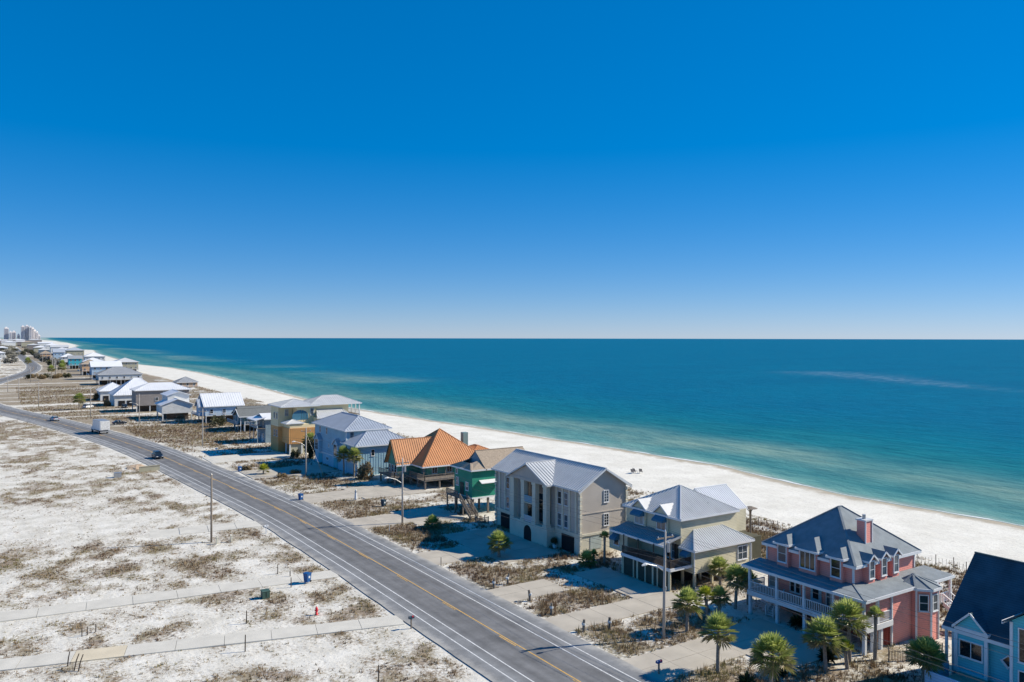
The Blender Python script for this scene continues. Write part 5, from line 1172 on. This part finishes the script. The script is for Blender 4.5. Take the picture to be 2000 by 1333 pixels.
car(36.2, 305.5, 0.1, M['carblack'], 'dark car parked on the sand behind the box truck', False, 1.0, gz1(36.2, 305.5)); car(33.2, 383, .9, M['carwhite'], 'white car parked beside the single palm', True, 1.1, gz1(33.2, 383)); car(46.5, 376, -1.5, M['carblack'], 'dark car parked in front of the garage house', True, 1.0, gz1(46.5, 376))
x, y, a = on_road(281, 1.6)
t = thing('box_truck', 'white box truck driving along the road', 'truck', (x, y, .03)); ORG[t] = Vector((0, 0, 0)); t.rotation_euler.z = a; t.scale = (1.15,)*3
cb = MB().box(-4.3, 1.9, -1.25, 1.25, 1.0, 3.55).build('cargo_box', M['carwhite'], t); MB().box(-4.36, -4.3, -1.1, 1.1, 1.1, 3.4).build('rear_door', M['whiteline'], cb)
MB().box(-4.31, 1.91, -1.27, 1.27, 3.5, 3.6).build('roof_rail', M['metal'], cb)
MB().prism([(1.95,-1.05,.6),(4.1,-1.05,.6),(4.1,-1.05,1.35),(3.1,-1.05,1.55),(2.7,-1.05,2.5),(1.95,-1.05,2.55)], (0, 2.1, 0)).build('cab', M['carwhite'], t)
MB().prism([(3.14,-.95,1.58),(3.2,-.95,1.58),(2.8,-.95,2.45),(2.74,-.95,2.45)], (0, 1.9, 0)).build('windscreen', M['glass'], t)
for s in (-1, 1): MB().box(2.1, 2.8, s*1.055-.02, s*1.055+.02, 1.6, 2.3).build('side_window', M['glass'], t); MB().box(4.05, 4.14, s*.8-.15, s*.8+.15, .85, 1.1).build('headlight', M['lamp'], t)
MB().box(-4.2, 3.9, -.6, .6, .5, .98).build('chassis', M['rubber'], t); MB().box(-4.5, -4.3, -1.2, 1.2, .5, .75).build('bumper', M['metal'], t)
wheels(t, [(-2.9,-1.0),(-2.9,1.0),(3.1,-1.0),(3.1,1.0)], .46, .32)
# ------------------------------------------------------------------ small street furniture
def wheelie_bin(x, y, rz, m, label):
    t = thing('rubbish_bin', label, 'bin', (x, y, gz1(x, y) if abs(y-95.6) > 1 else .02)); ORG[t] = Vector((0, 0, 0)); t.rotation_euler.z = rz; t.scale = (1.15,)*3
    b = MB(); lo, hi = .24, .31
    b.add([(-lo,-lo,.08),(lo,-lo,.08),(lo,lo,.08),(-lo,lo,.08),(-hi,-hi,.95),(hi,-hi,.95),(hi,hi,.95),(-hi,hi,.95)], [(3,2,1,0),(4,5,6,7),(0,1,5,4),(1,2,6,5),(2,3,7,6),(3,0,4,7)]).build('body', M[m], t)
    MB().prism([(-.35,-.33,.95),(.36,-.33,.95),(.34,-.33,1.0),(0,-.33,1.06),(-.35,-.33,1.03)], (0, .66, 0)).build('lid', M[m], t); MB().tube([(.36,-.25,.98),(.36,.25,.98)], .025, 6).build('handle', M[m], t)
    bm = MB().box(-.12, .12, -.305, -.275, .5, .72).build('white_mark', M['trim'], t)
    for s in (-1, 1): MB().tube([(.24, s*.2, .12), (.24, s*.28, .12)], .12, 10).build('wheel', M['rubber'], t)
wheelie_bin(32.2,95.8,.5,'bin','blue wheeled bin on the pale concrete walk'); wheelie_bin(47.6,145.4,.3,'bin','blue wheeled bin at the driveway of the orange-roofed house'); wheelie_bin(46.2,183.7,.2,'bin','blue wheeled bin by the dry bush near the pale blue house'); wheelie_bin(58.4,132.4,.4,'bindk','dark wheeled bin on the sand beside the teal house driveway')
x, y = 29.4, 84.4; t = thing('fire_hydrant', 'red fire hydrant on the bare sand', 'hydrant', (x, y, gz1(x, y)))
z = gz1(x, y); MB().tube([(x,y,z-.1),(x,y,z+.12),(x,y,z+.12),(x,y,z+.62),(x,y,z+.7),(x,y,z+.8),(x,y,z+.86)], [.17,.17,.12,.12,.16,.1,.03], 12).build('barrel', M['red'], t, smooth=True)
for s in (-1, 1): MB().tube([(x, y, z+.5), (x+s*.2, y, z+.5)], .075, 8).build('nozzle', M['red'], t)
MB().tube([(x, y, z+.45), (x, y-.22, z+.45)], .09, 8).build('pumper_nozzle', M['red'], t); MB().tube([(x, y, z+.84), (x, y, z+.95)], .035, 5).build('operating_nut', M['red'], t)
def mailbox(x, y, label, m='metal', pm='wood', rz=0):
    z = gz1(x, y); t = thing('mailbox', label, 'mailbox', (x, y, z)); ORG[t] = Vector((0, 0, 0)); t.rotation_euler.z = rz
    MB().box(-.06, .06, -.06, .06, -.2, 1.05).build('post', M[pm], t)
    pr = [(-.28,-.13,1.05),(-.28,.13,1.05)]+[(-.28,.13*math.cos(a_),1.18+.13*math.sin(a_)) for a_ in np.linspace(0, math.pi, 7)]
    MB().prism(pr, (.6, 0, 0)).build('box', M[m], t); MB().box(.3, .33, -.11, .11, 1.07, 1.28).build('door', M[m], t); MB().box(.05, .2, -.15, -.135, 1.2, 1.38).build('flag', M['red'] if m != 'white' else M['trim'], t)
mailbox(36.2,75.0,'dark mailbox at the end of the pale walk','bindk'); mailbox(35.0,123.4,'white mailbox by the road near the bare pole','white','white'); mailbox(48.4,216.3,'white mailbox on the sand beyond the yellow house driveway','white','white'); mailbox(49.9,52.8,'blue mailbox by the pink house driveway','bin','wood')
x, y = 26.3, 93; t = thing('electrical_cabinet', 'dark green electrical cabinet on the sand', 'cabinet', (x, y, gz1(x, y))); MB().box(x-.42, x+.42, y-.4, y+.4, gz1(x, y)-.1, .75).build('body', M['green'], t); MB().prism([(x-.46,y-.44,.75),(x-.46,y+.44,.75),(x-.46,y+.4,.85),(x-.46,y-.4,.8)], (.92, 0, 0)).build('lid', M['green'], t); MB().box(x-.02, x+.02, y-.42, y-.4, .1, .7).build('door_seam', M['dark'], t)
x, y = 22.2, 190.2; t = thing('utility_box', 'grey utility box on the sand far from the road', 'cabinet', (x, y, 0)); MB().box(x-.7, x+.7, y-.5, y+.5, -.2, .9).build('body', M['metal'], t); MB().box(x-.75, x+.75, y-.55, y+.55, .9, .98).build('lid', M['metal'], t)
def piling(x, y, h_, label, group, r=.11, lean=(0, 0), m='wood', rope=False):
    z = gz1(x, y); t = thing('wood_post', label, 'post', (x, y, z), group)
    MB().tube([(x, y, z-.3), (x+lean[0]*h_*.5, y+lean[1]*h_*.5, z+h_*.6), (x+lean[0]*h_, y+lean[1]*h_, z+h_)], [r, r*.95, r*.8], 8).build('post', M[m], t)
    if rope: MB().tube([(x, y, z+h_*.55), (x, y, z+h_*.72)], r*1.25, 8).build('rope_wrap', M['trim'], t)
G4 = 'weathered posts by the driveways'
for x, y, l in ((50.3,81.6,(.05,0)),(52.6,82.2,(.28,.1)),(51.5,75.6,(-.12,.05)),(50.9,70.6,(.02,0)),(50.7,64.7,(.06,0)),(53.4,63.8,(.02,.02))): piling(x, y, 1.25, 'short weathered piling post beside the beige house driveways', G4, .16, l, 'wood', True)
piling(49.4,93.4,1.2,'thin marker post at the grey house driveway',None,.06)
piling(51.5,114.5,1.2,'thin pale marker post on the verge in front of the teal house',None,.06,(0,0),'trim')
G5 = 'dark posts standing on the sand'
for x, y, hh, l in ((22.3,85.8,1.35,(0,.0)),(20.2,78.2,1.6,(.02,.02)),(28.2,64.9,1.5,(0,0)),(30.3,101.6,1.2,(0,0)),(30.0,95.2,1.2,(0,0)),(31.2,99.4,.8,(0,0))): piling(x, y, hh, 'thin dark post standing upright on the sand', G5, .06, l, 'darkwood')
for i, (x, y) in enumerate(((7.4,90.9),(7.9,91.1),(8.7,91.5))): piling(x, y, .85, 'short grey post in the row of three beside the pale walk', 'three short posts by the walk', .05, (0, 0), 'darkwood')
for x, y, l in ((5.6,83.4,(.15,-.1)),(6.0,81.9,(.35,.3)),(6.3,81.5,(.35,.3))): piling(x, y, 1.35, 'dark leaning post in the group below the pale walk', 'leaning posts by the walk', .055, l, 'darkwood')
for x, y in ((27.3,121.2),(29.3,121.2)): 
    t = thing('service_pedestal', 'small cream service pedestal near the bare pole', 'pedestal', (x, y, gz1(x, y)), 'service pedestals'); MB().box(x-.13, x+.13, y-.13, y+.13, -.3, .75).build('body', M['cream'], t); MB().box(x-.15, x+.15, y-.15, y+.15, .75, .85).build('cap', M['cream'], t)
t = thing('fence_screen', 'low wooden fence screen by the road edge', 'fence', (29.3, 195.5, 0)); ORG[t] = Vector((29.3, 195.5, 0))
bm = MB().box(-.08, .08, -.02, .02, 0, 1.3).mesh('board', M['khaki'])
for k in range(26): link('board', bm, t, (-2.2+k*.17, -.9+k*.03, -.1))
MB().bar((27.1,194.55,1.0),(31.5,195.3,1.0),.05,.1).build('rail', M['wood'], t)
b = MB(); r_ = random.Random(5); n = 10
t = thing('sand_pile', 'small orange-tan heap of dirt behind the low fence screen', 'dirt pile', (27.6, 202, 0))
vs_ = [(27.6, 202, .55)]; fs_ = []
for ri, (rr, zz) in enumerate(((.9, .5), (1.8, .2), (2.6, -.3))):
    for k in range(n): a_ = 6.283*k/n; q = rr*r_.uniform(.8, 1.2); vs_.append((27.6+q*math.cos(a_), 202+q*1.4*math.sin(a_), zz+r_.uniform(-.1, .1)))
fs_ = [(0, 1+k, 1+(k+1) % n) for k in range(n)] + [(1+ri*n+k, 1+(ri+1)*n+k, 1+(ri+1)*n+(k+1) % n, 1+ri*n+(k+1) % n) for ri in range(2) for k in range(n)]
b.add(vs_, fs_).build('heap', M['peach'] if 0 else mat('tan_dirt', (.50,.37,.25), .95, .3, 2, .6, 8), t)
# little white lighthouse ornament beside the orange house drive
x, y = 56.3, 140.2; t = thing('lighthouse_ornament', 'small white lighthouse ornament beside the driveway of the orange-roofed house', 'ornament', (x, y, 0)); MB().tube([(x,y,-.1),(x,y,1.4)], [.3,.18], 10).build('tower', M['white'], t); MB().tube([(x,y,1.4),(x,y,1.46)], .26, 10).build('gallery', M['dark'], t); MB().tube([(x,y,1.46),(x,y,1.75),(x,y,1.95)], [.14,.14,.02], 8).build('lantern', M['white'], t)
# potted plant at the grey house door
x, y = 67.3, 92.6; t = thing('potted_plant', 'potted leafy plant beside the right garage of the grey house', 'plant', (x, y, 0)); MB().tube([(x,y,0),(x,y,.55)], [.25,.36], 10).build('pot', M['trim'], t); link('foliage', BUSH['leaf'][0], t, (0, 0, .5), (0, 0, 0), (.75, .75, .9))
# timber bench-like box by the teal house stair
x, y = 66.6, 111.8; t = thing('timber_pen', 'small open timber pen beside the teal house stair', 'pen', (x, y, 0))
for k in range(4): MB().box(x-.9, x+.9, y-.62, y-.58, .1+k*.22, .22+k*.22).build('plank', M['wood'], t); MB().box(x-.94, x-.9, y-.6, y+.6, .1+k*.22, .22+k*.22).build('plank', M['wood'], t)
posts(t, [(x-.9,y-.6),(x+.9,y-.6),(x-.9,y+.6),(x+.9,y+.6)], -.2, 1.0, .1, 'wood')
# picket fence right of the pink house
t = thing('sand_fence', 'thin slatted sand fence beside the pink house', 'fence', (72.5, 42.4, 0))
pm = MB().box(-.02, .02, -.012, .012, 0, 1.05).mesh('picket', M['wood'])
for k in range(34): link('picket', pm, t, (-2.4+k*.15, 1.0-k*.07, gz1(72.5, 42.4)-.05), (rng.uniform(-.05, .05), rng.uniform(-.05, .05), 0))
for k in (0, 11, 22, 33): MB().tube([(72.5-2.4+k*.15, 43.45-k*.07, -.3), (72.5-2.4+k*.15, 43.45-k*.07, 1.35)], .05, 6).build('post', M['wood'], t)
MB().bar((70.1,43.42,.8),(75.05,41.1,.8),.015,.03).build('wire', M['wire'], t)
# dune fences between house backs and beach
for i, (x, y0, y1, lb) in enumerate(((101.5, 78, 92, 'dune fence behind the beige house'), (103.5, 64, 74, 'dune fence behind the pink house'), (104, 52, 60, 'dune fence seaward of the pink house porch'))):
    t = thing('dune_fence', lb, 'fence', (x, (y0+y1)/2, 0), 'dune fences')
    n = int((y1-y0)/.35)
    for k in range(n): yq = y0+(y1-y0)*(k+.5)/n; link('picket', pm, t, (.8*math.sin(yq*.7), yq-(y0+y1)/2, gz1(x, yq)-.1), (rng.uniform(-.12, .12), rng.uniform(-.12, .12), 0))
    for k in range(5): yq = y0+(y1-y0)*k/4; MB().tube([(x+.8*math.sin(yq*.7), yq, gz1(x, yq)-.3), (x+.8*math.sin(yq*.7), yq, gz1(x, yq)+1.4)], .05, 6).build('post', M['wood'], t)
# timber fence and palm-hat post behind the beige house
x, y = 88.0, 75.0; t = thing('thatched_post', 'tall post with flat thatched top behind the beige house', 'post', (x, y, 0)); MB().tube([(x,y,-.3),(x,y,6.6)], .16, 8).build('post', M['wood'], t); MB().tube([(x,y,6.5),(x,y,6.75)], [1.0,.25], 10).build('thatch', M['wood'], t); MB().bar((x,y,5.9),(x+.7,y,6.5),.08,.08).bar((x,y,5.9),(x-.7,y,6.5),.08,.08).build('brace', M['wood'], t)
# split-rail fence in front of the white gabled house
t = thing('rail_fence', 'low pale rail fence in front of the white gabled house', 'fence', (46, 306, 0))
for k in range(7): MB().box(43+k*2.6-.07, 43+k*2.6+.07, 306-k*1.2-.07, 306-k*1.2+.07, -.3, 1.3).build('post', M['cream'], t)
for z in (.6, 1.15): MB().bar((43, 306, z), (58.6, 298.8, z), .05, .12).build('rail', M['cream'], t)
# dune walkovers
for x0, x1, y, lb in ((84, 104, 235, 'grey timber walkover crossing the dune behind the yellow house'), (82, 106, 282, 'grey timber walkover behind the grey-green cottage')):
    t = thing('dune_walkover', lb, 'boardwalk', ((x0+x1)/2, y, 0)); n = int((x1-x0)/.3); b = MB().box(-.13, .13, -.8, .8, 0, .06).mesh('plank', M['wood'])
    for k in range(n): link('plank', b, t, (x0-(x0+x1)/2+(k+.5)*.3, 0, 1.7))
    for s in (-1, 1): railing(t, (x0, y+s*.8, 1.75), (x1, y+s*.8, 1.75), 1.0, 'wood', 1.2)
    posts(t, [(x0+.3+k*(x1-x0-.6)/5, y+s*.75) for k in range(6) for s in (-1, 1)], -.5, 2.7, .14, 'wood')
# folding chairs left on the beach
for k, (dx, dy, a) in enumerate(((0, 0, .3), (1.1, .5, .1), (2.0, -.4, .6))):
    x, y = 119.5+dx, 134.8+dy; z = gz1(x, y); t = thing('beach_chair', 'grey folding chair in the small group on the open beach', 'chair', (x, y, z), 'folding chairs on the beach', a); ORG[t] = Vector((0, 0, 0))
    MB().prism([(-.3, -.35, .35), (.35, -.35, .42), (.35, .35, .42), (-.3, .35, .35)], (0, 0, .05)).build('seat', M['graysid'], t); MB().prism([(-.3, -.35, .38), (-.3, .35, .38), (-.62, .35, 1.05), (-.62, -.35, 1.05)], (.05, 0, .02)).build('backrest', M['graysid'], t)
    for lx, ly in ((-.28, -.32), (-.28, .32), (.32, -.32), (.32, .32)): MB().tube([(lx, ly, -.05), (lx, ly, .4)], .025, 6).build('leg', M['metal'], t)
# ------------------------------------------------------------------ dune grass (uncountable): blades over every scrub patch
def grass(name, label, regions, hmin, hmax, nb=6, wmul=1.0):
    PX = []; PY = []
    for x0, x1, y0, y1, dens, pw in regions:
        n = int((x1-x0)*(y1-y0)*dens); x = nrg.uniform(x0, x1, n); y = nrg.uniform(y0, y1, n)
        k = (nrg.random(n) < veg(x, y)**pw) & ~on_walk(x, y); PX.append(x[k]); PY.append(y[k])
    X = np.concatenate(PX); Y = np.concatenate(PY); n = len(X); Z = gz(X, Y)-.03; V = veg(X, Y)
    big = (hmin+(hmax-hmin)*nrg.random(n)**1.5)*(.55+.6*V)*(1+.0*X)
    tint = np.clip(fbm(X/5, Y/5, 111)*1.5-.25+nrg.normal(0, .15, n), 0, 1)
    a = nrg.uniform(0, 2*np.pi, (n, nb)); ln = nrg.uniform(.15, 1.0, (n, nb)); hh = big[:, None]*nrg.uniform(.6, 1.1, (n, nb))
    ox = X[:, None]+nrg.normal(0, .10, (n, nb)); oy = Y[:, None]+nrg.normal(0, .10, (n, nb)); wd = wmul*(.022+.03*nrg.random((n, nb)))
    px, py = -np.sin(a), np.cos(a); Zb = np.broadcast_to(Z[:, None], (n, nb))
    v0 = np.stack([ox-px*wd, oy-py*wd, Zb], -1); v1 = np.stack([ox+px*wd, oy+py*wd, Zb], -1)
    v2 = np.stack([ox+np.cos(a)*ln*hh*.8, oy+np.sin(a)*ln*hh*.8, Zb+hh*(1.1-.55*ln)], -1)
    co = np.stack([v0, v1, v2], 2).reshape(-1, 3).astype(np.float32); nf = n*nb
    me = bpy.data.meshes.new(name); me.vertices.add(len(co)); me.vertices.foreach_set('co', co.ravel())
    me.loops.add(nf*3); me.loops.foreach_set('vertex_index', np.arange(nf*3, dtype=np.int32)); me.polygons.add(nf); me.polygons.foreach_set('loop_start', np.arange(0, nf*3, 3, dtype=np.int32)); me.update(calc_edges=True)
    tt = np.clip(np.repeat(tint, nb)+nrg.normal(0, .1, nf), 0, 1); at = me.attributes.new('tint', 'FLOAT', 'POINT'); at.data.foreach_set('value', np.repeat(tt, 3).astype(np.float32))
    me.materials.append(M['grass']); o = bpy.data.objects.new(name, me); C.objects.link(o); tag(o, label, 'grass', kind='stuff'); print(name, n, 'tufts')
grass('sand_scrub', 'low dry scrub scattered over the white sand beside the road', [(-2,36.5,42,130,9,1.15),(-2,35,130,230,4,1.1),(-4,24,230,340,1.5,1)], .10, .48, 6, 1.15)
grass('verge_grass', 'tall brown and olive dune grass on the verges between driveways', [(48.8,70,36,130,9,.9),(46,66,130,200,5,.9),(66,87,38,140,3,1)], .28, .75, 7, 1.0)
grass('dune_grass', 'brown sea oats covering the dune behind the houses', [(84,107,40,150,7,.9),(84,107,150,330,3,.9),(36,70,200,330,2.2,.9),(10,62,330,560,.9,1),(62,105,330,560,.5,1)], .35, .85, 6, 1.5)
